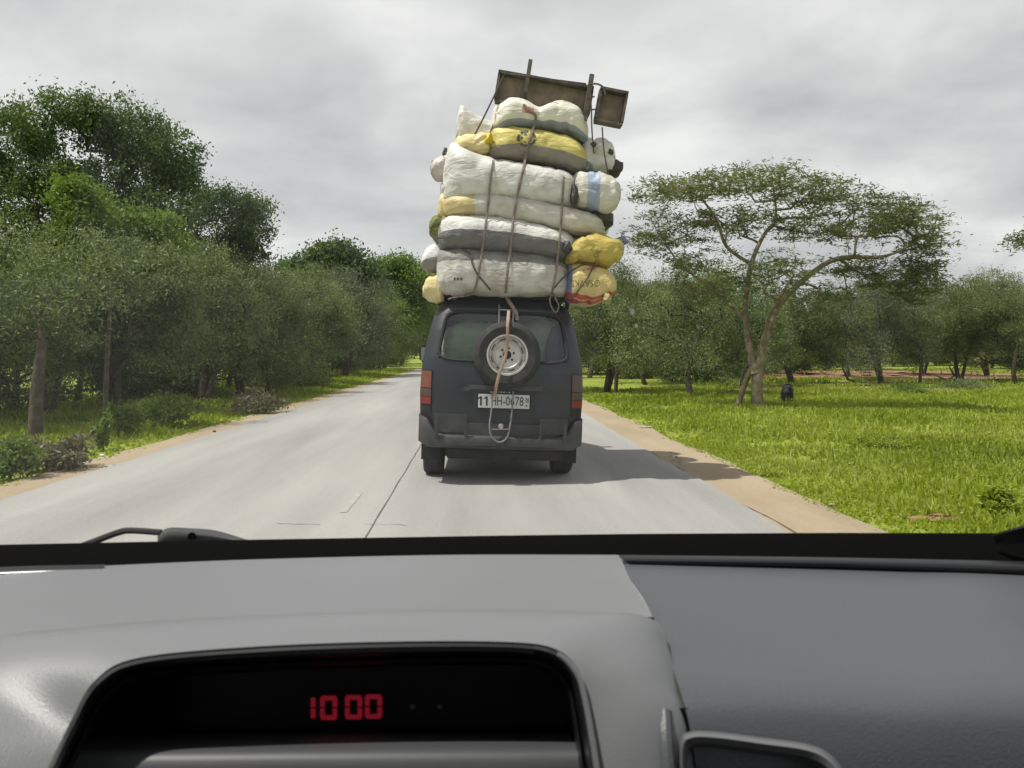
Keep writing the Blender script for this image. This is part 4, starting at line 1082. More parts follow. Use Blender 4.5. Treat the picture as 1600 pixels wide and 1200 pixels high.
sK2 = sack([(946, 256, 272), (955, 250, 277), (966, 252, 274), (973, 258, 266)], 8.25, .25, S_DRK, 'dark bundle tied at the right end of the crumpled white sack', name='bundle', cat='bundle', seed=12, wr=.02, ends=.3, nu=24, nv=18)
sL = sack([(881, 402, 414), (890, 384, 416), (905, 371, 416), (925, 366, 418), (945, 370, 421), (960, 377, 414), (974, 384, 394)], 7.96, .55, S_L, 'mustard yellow sack with small slanted lettering on the right', seed=13, wr=.02, ends=.12)
sM = sack([(883, 414, 468), (893, 411, 476), (920, 413, 478), (938, 417, 474), (952, 428, 466), (962, 441, 455)], 7.98, .6, S_M, 'cream sack with upside-down lettering and red stripes, lowest on the right', seed=14, wr=.016, ends=.2)
sN1 = sack([(658, 406, 420), (667, 390, 425), (680, 381, 427), (694, 381, 427)], 8.25, .4, S_N, 'white and grey sack end bulging out at the lower left', seed=15, ends=.3, nu=30, nv=24)
sN2 = sack([(661, 450, 464), (669, 434, 470), (682, 427, 474), (694, 427, 472)], 8.2, .4, S_I, 'pale yellow sack end hanging at the lower left beside the rack', seed=16, ends=.3, nu=30, nv=24, wr=.02)
sN3 = sack([(684, 322, 342), (690, 304, 348), (700, 300, 352), (712, 300, 352)], 8.25, .4, S_I, 'yellow sack end peeking out left of the long beige sack', seed=17, ends=.3, nu=30, nv=24, wr=.02)
sN4 = sack([(671, 352, 366), (678, 342, 374), (688, 338, 378), (702, 338, 378)], 8.22, .35, S_GRN, 'green leafy bundle bulging at the left of the half grey sack', name='bundle', cat='bundle', seed=18, ends=.3, nu=30, nv=24, wr=.05)
sE2 = sack([(918, 332, 350), (930, 328, 358), (945, 330, 360), (957, 338, 352)], 8.15, .4, S_DRK, 'dark cloth bundle under the blue striped sack end', name='bundle', cat='bundle', seed=19, ends=.3, nu=30, nv=24, wr=.03)
sE3 = sack([(688, 292, 306), (690, 288, 312), (697, 286, 318), (705, 288, 318)], 8.3, .3, S_PNK, 'narrow grey cloth fold between the big white and long beige sacks', name='cloth_fold', cat='cloth', seed=20, ends=.3, nu=24, nv=18)
# torn dark mouths, tied ears
def crumple(px, py, Y, rx, ry, m, lab, seed, name='torn_cloth', cat='cloth'):
    p = at(px, py, Y); s = Y / F
    bm = bmesh.new(); bmesh.ops.create_icosphere(bm, subdivisions=3, radius=1)
    V = []
    for v in bm.verts:
        q = 1 + .55 * noise.noise(v.co * 1.6 + Vector((seed, 0, 0))) + .3 * noise.noise(v.co * 4 + Vector((0, seed, 0)))
        V.append(Vector((v.co.x * rx * s * q, v.co.y * .05 * q, v.co.z * ry * s * q)))
    Fc = [[v.index for v in f.verts] for f in bm.faces]; bm.free()
    o = mesh_obj(name, V, Fc, m, None, True); o.location = p
    return tag(o, lab, cat, 'torn cloth and ties on the load')
crumple(897, 305, 8.06, 6, 18, S_DRK, 'dark torn mouth between the big white and blue striped sacks', 1)
crumple(886, 386, 8.02, 6, 10, S_DRK, 'dark torn opening left of the mustard yellow sack', 2)
crumple(964, 303, 8.2, 4, 9, S_DRK, 'dark torn flap at the right tip of the blue striped sack', 3)
crumple(676, 262, 8.45, 3, 9, S_DRK, 'dark tie knot on the pinkish sack end at the upper left', 4)
crumple(696, 240, 8.45, 4, 9, S_DRK, 'dark tie left of the pointed white sack corner', 5)
crumple(764, 216, 8.1, 6, 8, sack_mat('sack_bright_yellow', (.62, .48, .03), [], .2), 'bright yellow folded cloth ear beside the emblem sack', 6)
crumple(972, 376, 8.25, 8, 6, sack_mat('sack_blue', (.22, .24, .40), [], .3), 'blue cloth corner behind the mustard yellow sack', 7)
crumple(948, 466, 8.0, 6, 8, sack_mat('sack_tan', (.40, .33, .16), [], .4), 'frayed sack seam at the lower right of the red striped sack', 8)
crumple(683, 345, 8.2, 6, 6, S_GRN, 'green leaf clump hanging left of the long beige sack', 9)
crumple(958, 446, 8.2, 4, 12, S_DRK, 'dark gathered seam on the right edge of the lettered cream sack', 10)
crumple(952, 238, 8.25, 6, 6, S_DRK, 'dark twisted tie on top of the crumpled white sack', 11)

LOADBVH = BVHTree.FromPolygons(BV, BF)
def proj(px, py, off=.012, fallback=8.1):
    d = ray(px, py).normalized()
    h = LOADBVH.ray_cast(CAM, d)
    if h[0] is None: return at(px, py, fallback)
    return h[0] - d * off
def print_on(o, V, Fx, px, py, rot, m, name, off=.006):
    """printed ink following the sack's cloth: flat glyphs (pixel units, y up) laid on the surface"""
    c, s = math.cos(rot), math.sin(rot); out = []
    inv = o.matrix_world.inverted() if False else Matrix.Translation(-o.location)
    for v in V:
        x, y = v.x * c - v.y * s, v.x * s + v.y * c
        out.append(inv @ proj(px + x, py - y, off, 8.05))
    return mesh_obj(name, out, Fx, m, o, False)
M_INKRED = mat('faded_red_ink', (.50, .33, .31), .7)
M_INKRED2 = mat('red_ink', (.50, .20, .16), .7)
M_INKDK = mat('dark_ink', (.09, .085, .07), .7)
M_INKBR = mat('brown_ink', (.17, .13, .05), .7)
def subdiv_text(txt, size, sx=1.0):
    V, Fx = text_mesh(txt, size, sx)
    bm = bmesh.new()
    vs = [bm.verts.new(v) for v in V]
    for f in Fx:
        try: bm.faces.new([vs[i] for i in f])
        except ValueError: pass
    bmesh.ops.triangulate(bm, faces=bm.faces[:])
    for _ in range(2): bmesh.ops.subdivide_edges(bm, edges=[e for e in bm.edges if e.calc_length() > 2.5], cuts=1)
    bmesh.ops.triangulate(bm, faces=bm.faces[:])
    bm.verts.index_update(); out = ([v.co.copy() for v in bm.verts], [[v.index for v in f.verts] for f in bm.faces]); bm.free(); return out
V, Fx = subdiv_text('OSAVKS', 15, .85); print_on(sM, V, Fx, 915, 442, math.pi, M_INKBR, 'lettering')
V, Fx = subdiv_text('OIL', 11, .9); print_on(sL, V, Fx, 934, 396, 1.0, M_INKBR, 'lettering')
def rect_grid(w, h, n=6):
    P = [[Vector((x, y, 0)) for x in np.linspace(-w / 2, w / 2, n)] for y in np.linspace(-h / 2, h / 2, n)]
    m = MB().grid(P); return m.v, m.f
for (dx_, w_) in ((-8, 5), (-1, 6), (7, 5)):
    V, Fx = rect_grid(w_, 3.5, 4); print_on(sM, V, Fx, 921 + dx_, 420 - dx_ * .15, .15, M_INKRED2, 'faded_print')
    V, Fx = rect_grid(w_ * .6, 4, 4); print_on(sA, V, Fx, 716 + dx_ * .7, 436, 0, M_INKDK, 'faded_print')
V, Fx = rect_grid(18, 9); print_on(sG, V, Fx, 825, 172, -.2, M_INKRED2, 'red_patch')
for (yy, ww) in ((-9, 14), (-3, 26), (3, 32), (9, 34)):
    V, Fx = rect_grid(ww, 1.6); print_on(sA, V, Fx, 785, 437 + yy, -.05, M_INKRED, 'faded_print')
# round emblem
mb = MB()
for k in range(5):
    a0 = 2 * math.pi * k / 5 + .12
    mb.grid([[Vector((r_ * 1.15 * math.cos(a0 + u), r_ * math.sin(a0 + u), 0)) for u in np.linspace(0, .95, 8)] for r_ in (9.5, 13)])
    a1 = a0 + .47
    mb.grid([[Vector((r_ * 1.15 * math.cos(a1 + u), r_ * math.sin(a1 + u), 0)) for u in np.linspace(-.28, .28, 4)] for r_ in (5.5, 8)])
print_on(sF, mb.v, mb.f, 823, 216, 0, M_INKDK, 'round_emblem')

# ------------------------------------------------------------------ wooden furniture on top
M_WOOD = mat('weathered_wood', (.12, .10, .088), .9, var=.45, vscale=9, bump=.6, bscale=22)
M_WOOD2 = mat('brown_board', (.22, .175, .14), .88, var=.35, vscale=7, bump=.5, bscale=18)
def wood_box(name, c, L, H, D, tilt, lab, planks, legs=()):
    """shallow framed box; local x along, z up, y depth; legs = (x, z0, z1, w)"""
    r_ = empty(name, c, lab, 'furniture', rot=(0, tilt, 0))
    pw_ = L / planks
    for k in range(planks):
        MB().box((-L / 2 + pw_ * (k + .5), .0, .01), (pw_ - .0004, .022, H - .05), bev=.0008).obj('plank', M_WOOD2, r_)
    MB().box((0, -.05, H / 2), (L, D, .03), bev=.004).obj('top_rail', M_WOOD, r_)
    MB().box((0, -.045, -H / 2), (L * .985, D * .8, .028), bev=.004).obj('bottom_rail', M_WOOD, r_)
    for s in (-1, 1):
        MB().box((s * (L / 2 - .012), -.045, 0), (.028, D * .9, H - .034), bev=.004).obj('end_board', M_WOOD, r_)
    for (x, z0, z1, w) in legs:
        MB().box((x, -D / 2 - .07, (z0 + z1) / 2), (w, .04, z1 - z0), Matrix.Rotation(R(8.5), 3, 'Y') if False else None, bev=.005).obj('leg', M_WOOD, r_)
    return r_
c = at(849, 151, 8.28)
wood_box('wooden_bench', c, 1.02, .30, .12, R(8.8), 'long tilted wooden box bench with two legs pointing up, on top of the load', 4, ((-.195, -.10, .31, .042), (.465, -.22, .27, .05)))
c = at(953, 171, 8.22)
wood_box('wooden_box', c, .30, .33, .16, R(10), 'small tilted wooden box hanging at the right of the long bench', 2)

# ------------------------------------------------------------------ ropes
M_ROPE = mat('rope', (.20, .165, .14), .9, var=.35, vscale=40)
M_ROPED = mat('dark_rope', (.085, .07, .06), .9, var=.35, vscale=40)
M_STRAP = mat('faded_strap', (.36, .25, .19), .85, var=.25, vscale=30)
M_CABLE = mat('wire_cable', (.16, .16, .155), .6)
def rope(paths, r, m, lab, name='rope', flat=False, grp='ropes tying the load'):
    mb = MB()
    for path in paths:
        pts = catmull([Vector((*q[:2], 0)) for q in path], max(6, int(len(path) * 7)))
        W = []
        for p in pts:
            W.append(proj(p.x, p.y, r * 1.1))
        # straighten over hollows: keep the outer hull in depth
        for _ in range(6):
            for i in range(1, len(W) - 1):
                my = (W[i - 1].y + W[i + 1].y) / 2
                if W[i].y > my: W[i] = W[i] + (CAM - W[i]) * ((W[i].y - my) / W[i].y * .8)
        mb.tube(W, r, 7, flat=Vector((0, 1, 0)) if flat else None)
    return tag(mb.obj(name, m), lab, 'rope', grp)
def rope3(pts3, r, m, lab, name='rope', flat=False):
    return tag(MB().tube(catmull(pts3, len(pts3) * 6), r, 7, flat=Vector((0, 1, 0)) if flat else None).obj(name, m), lab, 'rope', 'ropes tying the load')
rope([[(771, 250), (766, 285), (762, 325), (757, 365), (752, 400), (748, 425), (744, 445), (738, 458), (722, 463)]], .013, M_ROPE, 'left one of the three vertical straps across the sacks', flat=True)
rope([[(818, 163), (826, 172), (837, 182), (832, 205), (824, 232), (818, 262), (812, 290), (806, 320), (801, 352), (798, 385), (794, 415), (791, 445), (790, 458)]], .014, M_ROPE, 'middle strap running down from the bench over the emblem sack', flat=True)
rope([[(881, 276), (879, 310), (877, 345), (874, 380), (871, 405), (868, 430), (864, 452), (861, 462)]], .012, M_ROPE, 'right one of the three vertical straps across the sacks', flat=True)
rope([[(862, 458), (859, 470), (864, 484), (870, 487), (873, 478), (868, 466), (864, 458)]], .008, M_ROPE, 'rope loop hanging over the tailgate below the right strap')
rope([[(722, 389), (735, 397), (738, 412), (746, 428), (757, 442), (766, 453)]], .009, M_ROPED, 'dark slack rope curving over the bottom sack')
rope([[(866, 450), (878, 436), (892, 424), (905, 416), (918, 411), (930, 411)], [(929, 412), (918, 434), (905, 452), (892, 470)]], .008, M_ROPED, 'dark rope bent over the lettered cream sack on the right')
rope([[(722, 463), (708, 465), (700, 468)]], .008, M_ROPE, 'loose rope end along the rack at the left')
# ropes on the wood
rope3([at(790, 112, 8.12), at(772, 150, 8.14), at(755, 185, 8.16), at(742, 210, 8.16)], .009, M_ROPED, 'rope slanting from the bench corner down to the left')
rope3([at(784, 114, 8.12), at(820, 119, 8.1), at(870, 125, 8.1), at(916, 131, 8.1)], .008, M_ROPED, 'rope stretched along the top edge of the bench')
rope3([at(919, 132, 8.1), at(932, 131, 8.08), at(942, 136, 8.06), at(946, 148, 8.05)], .010, M_ROPED, 'rope arching from the bench to the small wooden box')
rope3([at(922, 135, 8.09), at(924, 170, 8.09), at(925, 205, 8.1), at(928, 240, 8.12)], .008, M_ROPED, 'dark rope hanging beside the right bench leg')
rope3([at(941, 199, 8.1), at(943, 230, 8.1), at(947, 255, 8.1), at(951, 275, 8.12)], .008, M_ROPED, 'thin rope hanging from the small wooden box')
rope3([at(917, 153, 8.09), at(929, 151, 8.1)], .008, M_ROPED, 'upper short lashing between bench and small box')
rope3([at(915, 172, 8.09), at(930, 171, 8.1)], .008, M_ROPED, 'lower short lashing between bench and small box')
rope3([at(763, 215, 8.2), at(770, 196, 8.2), at(773, 188, 8.2)], .006, M_ROPED, 'thin cord beside the upright sack ear')
crumple(927, 225, 8.1, 4, 4, S_DRK, 'dark knot on the rope beside the bench leg', 21, 'knot', 'knot')
# straps over the spare wheel
zoff = VAN_Y
def vp(px, py, yl): return at(px, py, VAN_Y + yl)
rope3([vp(790, 462, .30), vp(797, 474, .16), vp(806, 488, .12), vp(808, 500, .10)], .020, M_ROPE, 'grey strap slanting from the load to the bracket above the spare wheel', 'strap', True)
rope3([vp(795, 484, .12), vp(794, 496, -.10), vp(793, 505, -.165), vp(793, 520, -.17), vp(792, 540, -.155), vp(789, 558, -.15), vp(783, 575, -.165), vp(778, 592, -.175), vp(775, 606, -.16), vp(773, 618, -.08)], .017, M_STRAP, 'faded orange strap over the spare wheel down to the plate', 'strap', True)
rope3([vp(770, 612, -.06), vp(768, 640, -.09), vp(765, 665, -.13), vp(768, 682, -.15), vp(780, 691, -.15), vp(792, 684, -.15), vp(797, 665, -.13), vp(800, 640, -.09), vp(802, 612, -.06)], .009, M_CABLE, 'grey looped cable hanging in front of the number plate', 'cable')
rope3([vp(768, 671, -.145), vp(795, 671, -.145)], .006, M_CABLE, 'thin crossbar cable inside the hanging loop', 'cable')

# bundles seen through the rear window
sack([(690, 540, 560), (700, 512, 572), (730, 503, 574), (775, 506, 574), (788, 520, 570)], 8.33, .3, sack_mat('green_cloth', (.48, .58, .34), [], .25), 'green cloth bundle behind the left half of the rear window', 'cloth_bundle', 'bundle', 'bundles inside the van', 31, .02, .2, nu=30, nv=24)
sack([(812, 530, 570), (822, 505, 576), (845, 496, 576), (868, 498, 576), (878, 520, 574)], 8.36, .3, sack_mat('olive_cloth', (.5, .55, .42), [], .25), 'olive cloth bundle behind the right half of the rear window', 'cloth_bundle', 'bundle', 'bundles inside the van', 32, .02, .2, nu=30, nv=24)
sack([(852, 540, 572), (862, 512, 578), (876, 506, 578), (888, 515, 578), (893, 540, 574)], 8.28, .12, sack_mat('navy_cloth', (.10, .13, .17), [], .25), 'dark blue bundle at the right edge inside the rear window', 'cloth_bundle', 'bundle', 'bundles inside the van', 33, .02, .2, nu=30, nv=24)

# ------------------------------------------------------------------ the car the picture is taken from
M_DASH = mat('dash_light_grey', (.165, .17, .18), .40, spec=.5, bump=.10, bscale=700)
M_DASH2 = mat('dash_dark_grey', (.072, .077, .086), .45, spec=.5, bump=.12, bscale=420)
M_DBLACK = mat('dash_black', (.003, .003, .0035), .35, spec=.15)
M_DMATT = mat('dash_matt_black', (.003, .003, .003), .9, spec=.05)
M_BEZEL = mat('bezel_dark', (.010, .010, .012), .28, spec=.5)
M_SATIN = mat('satin_grey', (.16, .162, .17), .3, .3)
M_GLASSW = glass_mat('windscreen_glass', (.985, .99, .985), 1.5, .30)
M_HEAD = mat('headliner', (.32, .31, .29), .95)
M_SHELL = mat('car_paint', (.35, .36, .37), .35, .3, coat=.4)
car = empty('car_interior', (0, .5, 0), 'own car seen from inside, grey dashboard with clock along the bottom of the picture', 'car')
def cpart(mbx, name, m, parent=car, sharp=35, smooth=True):
    o = mbx.obj(name, m, None, smooth, sharp)
    o.parent = parent
    o.matrix_parent_inverse = Matrix.Translation((0, -.5, 0))
    return o
def csub(mbx, name, m, parent, sharp=35, smooth=True):
    o = mbx.obj(name, m, None, smooth, sharp); o.parent = parent; return o
def G(rows): return [[at(*q) for q in r_] for r_ in rows]
pad = cpart(MB().grid(surf(G([
    [(-720, 942, .865), (0, 892, .885), (160, 884, .895), (400, 874, .905), (700, 867, .91), (968, 867, .91)],
    [(-720, 980, .77), (0, 930, .785), (160, 920, .79), (400, 912, .795), (700, 906, .80), (985, 906, .80)],
    [(-720, 1020, .69), (0, 968, .70), (160, 955, .71), (400, 945, .715), (700, 938, .72), (1005, 938, .72)],
    [(-720, 1060, .63), (0, 1003, .645), (160, 987, .655), (400, 974, .66), (700, 964, .665), (1022, 971, .66)],
    [(-720, 1080, .63), (0, 1022, .645), (160, 1005, .655), (400, 992, .66), (700, 982, .665), (1028, 990, .66)]]), 60, 40)), 'dash_pad', M_DASH)
outer = [(-330, 1320, .455), (-260, 1160, .512), (-190, 1060, .585), (-60, 1008, .635), (160, 986, .652), (400, 973, .657), (700, 963, .662), (930, 966, .66), (1022, 972, .656), (1045, 1020, .615), (1062, 1085, .575), (1078, 1150, .55), (1100, 1320, .525)]
lip = [(20, 1320, .475), (82, 1190, .514), (112, 1128, .534), (148, 1068, .545), (215, 1032, .556), (400, 1014, .566), (620, 1006, .57), (800, 1007, .568), (868, 1018, .562), (902, 1048, .553), (916, 1090, .543), (934, 1190, .522), (952, 1320, .50)]
oW, lW = catmull([at(*q) for q in outer], 90), catmull([at(*q) for q in lip], 90)
rows = []
for t in np.linspace(0, 1, 14):
    bul = .012 * math.sin(math.pi * t ** .8)
    rows.append([a.lerp(b, t) + Vector((0, -.3 * bul, bul)) for a, b in zip(oW, lW)])
cpart(MB().tube([p + Vector((0, .001, .0022)) for p in catmull([at(*q) for q in outer[3:9]], 70)], .0017, 6), 'pad_seam', M_DMATT)
hood = cpart(MB().grid([[p + Vector((0, 0, .0018)) for p in r_] for r_ in rows]), 'clock_hood', M_DASH)
# black bezel ring and recess of the clock opening
def inset(pts, px_in, dd, cx=515, cy=1330):
    out = []
    for (x, y, d) in pts:
        v = Vector((cx - x, (cy - y) * 1.6)); v.normalize()
        out.append((x + v.x * px_in, y + v.y * px_in, d + dd))
    return out
bz = [catmull([at(*q) for q in inset(lip, a, b)], 90) for a, b in ((-2, .002), (0, -.003), (5, -.0055), (12, -.004), (18, .004), (22, .014), (24, .02))]
cpart(MB().grid(bz), 'clock_bezel', M_BEZEL)
b2 = [catmull([at(*q) for q in inset(lip, a, b)], 90) for a, b in ((22, .014), (25, .009), (29, .011), (32, .02), (36, .06), (40, .09))]
cpart(MB().grid(b2), 'bezel_trim', M_BEZEL)
for name, lp0 in (('chrome_edge', lip),):
    q = catmull([at(*k) for k in inset(lip, 3, -.005)], 90)
    cpart(MB().tube(q[60:], .0022, 8), 'bezel_edge', M_SATIN)
disp = cpart(MB().grid([[at(60, 990, .64), at(980, 990, .64)], [at(60, 1330, .60), at(980, 1330, .60)]]), 'clock_display', M_DBLACK, smooth=False)
M_LED = bpy.data.materials.new('clock_led'); M_LED.use_nodes = True
_b = M_LED.node_tree.nodes['Principled BSDF']; _b.inputs['Base Color'].default_value = (.02, .002, .003, 1); _b.inputs['Emission Color'].default_value = (1, .03, .075, 1); _b.inputs['Emission Strength'].default_value = .12
SEG = {'0': 'abcdef', '1': 'bc'}
def digit(x, y, w, h, ch):
    mb = MB(); t = 7.5
    def seg(x0, y0, x1, y1):
        mb.grid([[at(x0, y0, .612), at(x1, y0, .612)], [at(x0, y1, .612), at(x1, y1, .612)]])
    m = h / 2
    for s in SEG[ch]:
        if s == 'a': seg(x + 2, y, x + w - 2, y + t)
        if s == 'd': seg(x + 2, y + h - t, x + w - 2, y + h)
        if s == 'f': seg(x, y + 3, x + t, y + m - 1)
        if s == 'e': seg(x, y + m + 1, x + t, y + h - 3)
        if s == 'b': seg(x + w - t, y + 3, x + w, y + m - 1)
        if s == 'c': seg(x + w - t, y + m + 1, x + w, y + h - 3)
    o = mb.obj('clock_digit', M_LED, None, False); o.parent = disp; return o
digit(463, 1087, 30, 38, '1'); digit(500, 1087, 27, 38, '0'); digit(539, 1086, 27, 38, '0'); digit(570, 1085, 27, 38, '0')
for x in (641, 683):
    o = MB().grid([[at(x, 1101, .612), at(x + 7, 1101, .612)], [at(x, 1108, .612), at(x + 7, 1108, .612)]]).obj('display_mark', mat('display_mark', (.05, .05, .055), .6), None, False); o.parent = disp
cpart(MB().grid(surf(G([[(150, 1150, .605), (500, 1146, .605), (885, 1146, .605)], [(120, 1165, .57), (500, 1162, .57), (900, 1160, .57)], [(95, 1195, .545), (500, 1192, .545), (920, 1190, .545)], [(40, 1330, .53), (500, 1330, .53), (960, 1330, .53)]]), 30, 24)), 'display_ledge', mat('ledge_grey', (.055, .057, .062), .5))
# passenger side pad
pp = cpart(MB().grid(surf(G([
    [(962, 874, .905), (1150, 877, .90), (1400, 884, .885), (1620, 893, .865), (2350, 926, .83)],
    [(984, 905, .84), (1150, 908, .84), (1400, 914, .83), (1620, 922, .81), (2350, 954, .78)],
    [(1008, 940, .775), (1150, 944, .775), (1400, 950, .77), (1620, 957, .755), (2350, 988, .72)],
    [(1030, 990, .675), (1180, 996, .675), (1400, 1001, .67), (1620, 1006, .66), (2350, 1038, .63)],
    [(1048, 1035, .605), (1200, 1040, .61), (1400, 1044, .61), (1620, 1050, .60), (2350, 1080, .58)],
    [(1064, 1085, .566), (1210, 1090, .57), (1400, 1095, .57), (1620, 1100, .565), (2350, 1130, .55)],
    [(1080, 1150, .546), (1230, 1160, .552), (1400, 1165, .552), (1620, 1170, .55), (2350, 1198, .54)],
    [(1105, 1330, .525), (1250, 1330, .53), (1400, 1330, .535), (1620, 1330, .535), (2350, 1330, .53)]]), 60, 60)), 'passenger_pad', M_DASH2)
# defroster slots
cpart(MB().grid(surf(G([[(966, 867, .90), (1300, 871, .885), (1640, 878, .86)], [(972, 874, .889), (1300, 878, .874), (1640, 887, .849)], [(982, 880, .888), (1300, 885, .873), (1640, 896, .848)], [(988, 885, .892), (1300, 889, .878), (1640, 901, .853)]]), 40, 10)), 'defroster_slot', M_BEZEL)
cpart(MB().grid(surf(G([[(-300, 902, .86), (0, 886, .878), (165, 882, .888)], [(-300, 912, .85), (0, 896, .868), (158, 890, .878)], [(-300, 922, .848), (0, 905, .866), (135, 899, .876)]]), 30, 8)), 'defroster_slot', M_BEZEL)
# air vent on the passenger side
vo = [(1066, 1340, .505), (1064, 1240, .517), (1064, 1165, .53), (1078, 1147, .532), (1120, 1147, .534), (1190, 1156, .534), (1255, 1165, .533), (1290, 1178, .53), (1315, 1205, .523), (1330, 1250, .513), (1340, 1340, .505)]
vin = lambda a, b: catmull([at(*q) for q in inset(vo, a, b, 1200, 1330)], 60)
vent = cpart(MB().grid([vin(-4, .012), vin(0, .0), vin(6, -.004), vin(16, -.003), vin(22, .004), vin(25, .02)]), 'vent_rim', M_SATIN)
cpart(MB().grid([vin(24, .016), vin(32, .06), vin(60, .10), vin(120, .12)]), 'vent_recess', M_DMATT)
cpart(MB().grid([[at(1050, 1170, .60), at(1345, 1170, .60)], [at(1050, 1345, .60), at(1345, 1345, .60)]]), 'vent_back', M_DMATT, smooth=False)
cpart(MB().tube(catmull([at(1037, 1112, .55), at(1040, 1160, .535), at(1046, 1240, .52), at(1050, 1340, .50)], 20), [.006] * 20, 10), 'trim_bar', M_DASH2)
cpart(MB().grid(surf(G([[(1034, 1106, .556), (1074, 1106, .556)], [(1040, 1145, .548), (1078, 1145, .548)], [(1046, 1240, .535), (1070, 1240, .53)], [(1052, 1340, .52), (1072, 1340, .51)]]), 6, 12)), 'trim_gap', M_DMATT)
# black band at the foot of the windscreen
def edge_top(px): return float(np.interp(px, [-400, 0, 400, 800, 1000, 1300, 1600, 2000], [861, 851, 843, 836.5, 834, 832.5, 833, 838]))
def edge_bot(px): return float(np.interp(px, [-400, 0, 400, 800, 1000, 1300, 1600, 2000], [905, 890, 878, 872, 871, 876, 888, 905]))
def ed(px): return float(np.interp(px, [-400, 400, 800, 1200, 2000], [.885, .95, .96, .955, .88]))
pxs = np.linspace(-310, 1780, 41)
cpart(MB().grid([[at(p, edge_top(p), ed(p)) + Vector((0, .012, -.012)) for p in pxs], [at(p, edge_top(p), ed(p)) for p in pxs], [at(p, edge_top(p) + 6, ed(p) - .006) for p in pxs], [at(p, edge_bot(p), ed(p) - .03) for p in pxs]]), 'windscreen_seal', M_DMATT)
# glass
TOPZ, TOPY = CAM_H + .37, .27
gpt = []
for t in np.linspace(0, 1, 12):
    row = []
    for p in pxs:
        b = at(p, edge_top(p) + 8, ed(p) + .004)
        tpt = Vector((b.x * .86, TOPY + (ed(p) - .96) * .6, TOPZ))
        row.append(b.lerp(tpt, t) + Vector((0, .02, .02)) * math.sin(math.pi * t))
    gpt.append(row)
th = Vector((0, .003, .0035))
gm = MB().grid(gpt); gm.grid([[p + th for p in r_] for r_ in gpt])
cpart(gm, 'windscreen', M_GLASSW, sharp=None)
# dried splashes on the glass
M_SPLASH = mat('dried_splash', (.6, .6, .58), .9)
def splash(px, py, rx, ry, sd):
    d = ray(px, py)
    # meet the glass: march until it lies on the lerped plane
    best = None
    for k in range(400):
        y = .3 + k * .0018; p = CAM + d * (y / d.y)
        t = (p.z - (CAM_H - .23)) / (.60)
        yg = .96 + (TOPY - .96) * t + .02 * math.sin(math.pi * max(0, min(1, t)))
        if y >= yg - .012: best = y; break
    mb = MB(); c_ = at(px, py, best); n = 14
    V = [c_] + [at(px + rx * (1 + .4 * noise.noise(Vector((k, sd, 0)))) * math.cos(6.283 * k / n), py + ry * (1 + .4 * noise.noise(Vector((k, sd, 3)))) * math.sin(6.283 * k / n), best) for k in range(n)]
    mb.add(V, [[0, 1 + k, 1 + (k + 1) % n] for k in range(n)])
    return cpart(mb, 'splash_mark', M_SPLASH, smooth=False)
splash(988, 487, 2.6, 5.5, 1); splash(994, 509, 2.4, 3.2, 2)
# roof, pillars, doors, floor, rear wall, bonnet
W_ = .74
roofm = MB().grid([[Vector((x, y, TOPZ + .01 + .05 * (1 - (x / W_) ** 2) * min(1, (y_ := (TOPY - y) / .5)))) for x in np.linspace(-W_, W_, 13)] for y in (TOPY + .02, TOPY - .1, TOPY - .5, TOPY - 1.2, TOPY - 2.2)])
roofm.grid([[Vector((x, y, TOPZ + .05 + .05 * (1 - (x / W_) ** 2))) for x in np.linspace(-W_, W_, 13)] for y in (TOPY + .04, TOPY - .1, TOPY - .5, TOPY - 1.2, TOPY - 2.2)])
cpart(roofm, 'roof', M_HEAD)
for s in (-1, 1):
    bx = .77 * s
    cpart(MB().tube(catmull([Vector((bx, .92, CAM_H - .26)), Vector((bx * .97, .6, CAM_H + .08)), Vector((bx * .93, TOPY, TOPZ))], 12), .035, 8), 'windscreen_pillar', M_HEAD)
    cpart(MB().box((s * .80, -.35, CAM_H - .65), (.06, 2.4, .85), bev=.02), 'door_panel', M_DASH2)
    for y in (-.45, -1.4):
        cpart(MB().box((s * .76, y, CAM_H + .07), (.05, .10, .66), bev=.015), 'door_pillar', M_HEAD)
    cpart(MB().box((s * .735, -.7, TOPZ - .02), (.05, 1.9, .06), bev=.015), 'roof_rail', M_HEAD)
cpart(MB().box((0, -.6, .40), (1.6, 3.2, .06)), 'floor', M_DMATT)
cpart(MB().box((0, -1.75, .95), (1.55, .08, 1.1), bev=.02), 'rear_panel', M_DASH2)
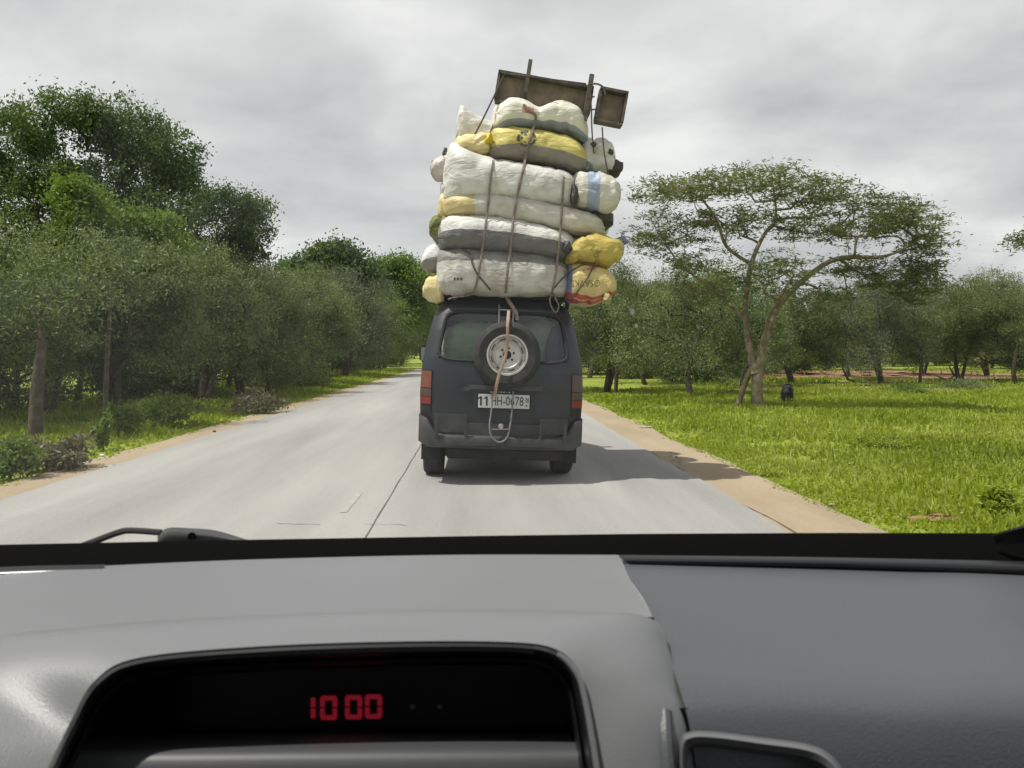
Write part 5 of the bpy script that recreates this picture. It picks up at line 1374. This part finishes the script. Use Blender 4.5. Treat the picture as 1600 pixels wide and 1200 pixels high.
for s in (-1, 1):
    cpart(MB().box((s * .40, -.30, .62), (.5, .5, .2), bev=.06), 'seat_cushion', M_SEAT)
    cpart(MB().box((s * .40, -.60, 1.0), (.5, .16, .7), Matrix.Rotation(R(-14), 3, 'X'), bev=.06), 'seat_backrest', M_SEAT)
cpart(MB().grid([[Vector((x, y, float(np.interp(y, [.98, 1.5, 1.8, 1.95], [1.02, .93, .84, .70])) - .05 * (x / .8) ** 2)) for x in np.linspace(-.8, .8, 11)] for y in (.98, 1.2, 1.5, 1.7, 1.8, 1.9, 1.95)]), 'bonnet', M_SHELL)
cpart(MB().grid([[Vector((x, y, z)) for x in np.linspace(-.8, .8, 5)] for (y, z) in ((.55, .5), (.62, .8), (.9, .9), (1.0, .98))]), 'bulkhead', M_DMATT)
# wiper
wp = cpart(MB().grid(surf(G([[(246, 838, 1.0), (262, 825, 1.0), (300, 825.5, 1.0), (338, 829, 1.0), (392, 845, 1.0)], [(246, 845, .985), (262, 832, .982), (300, 833, .98), (338, 837, .982), (392, 848, .985)], [(242, 860, .985), (262, 860, .985), (300, 860, .985), (338, 860, .985), (392, 860, .985)]]), 24, 10)), 'wiper', M_BUMPER)
o = MB().tube(catmull([at(120, 856, 1.0), at(150, 845, 1.0), at(185, 832, 1.0), at(205, 829, 1.0), at(252, 832, 1.0)], 24), .0042, 8).obj('wiper_arm', M_BLACK, None); o.parent = wp
o = MB().lathe([(0, -.001), (.0045, -.001), (.005, .002)], tuple(at(299, 838, .976)), 'y', 12).obj('wiper_nut', M_DMATT, None); o.parent = wp
# pillar foot at the right edge
cpart(MB().grid(surf(G([[(1548, 836, .90), (1580, 826, .89), (1612, 815, .885), (1700, 780, .87)], [(1552, 838, .90), (1582, 829, .89), (1614, 819, .885), (1700, 786, .87)]]), 16, 4)), 'pillar_edge', M_SATIN)
cpart(MB().grid(surf(G([[(1552, 838, .902), (1582, 829, .892), (1614, 819, .887), (1700, 786, .872)], [(1556, 850, .90), (1582, 850, .89), (1614, 850, .885), (1700, 850, .87)]]), 16, 4)), 'pillar_foot', M_DMATT)
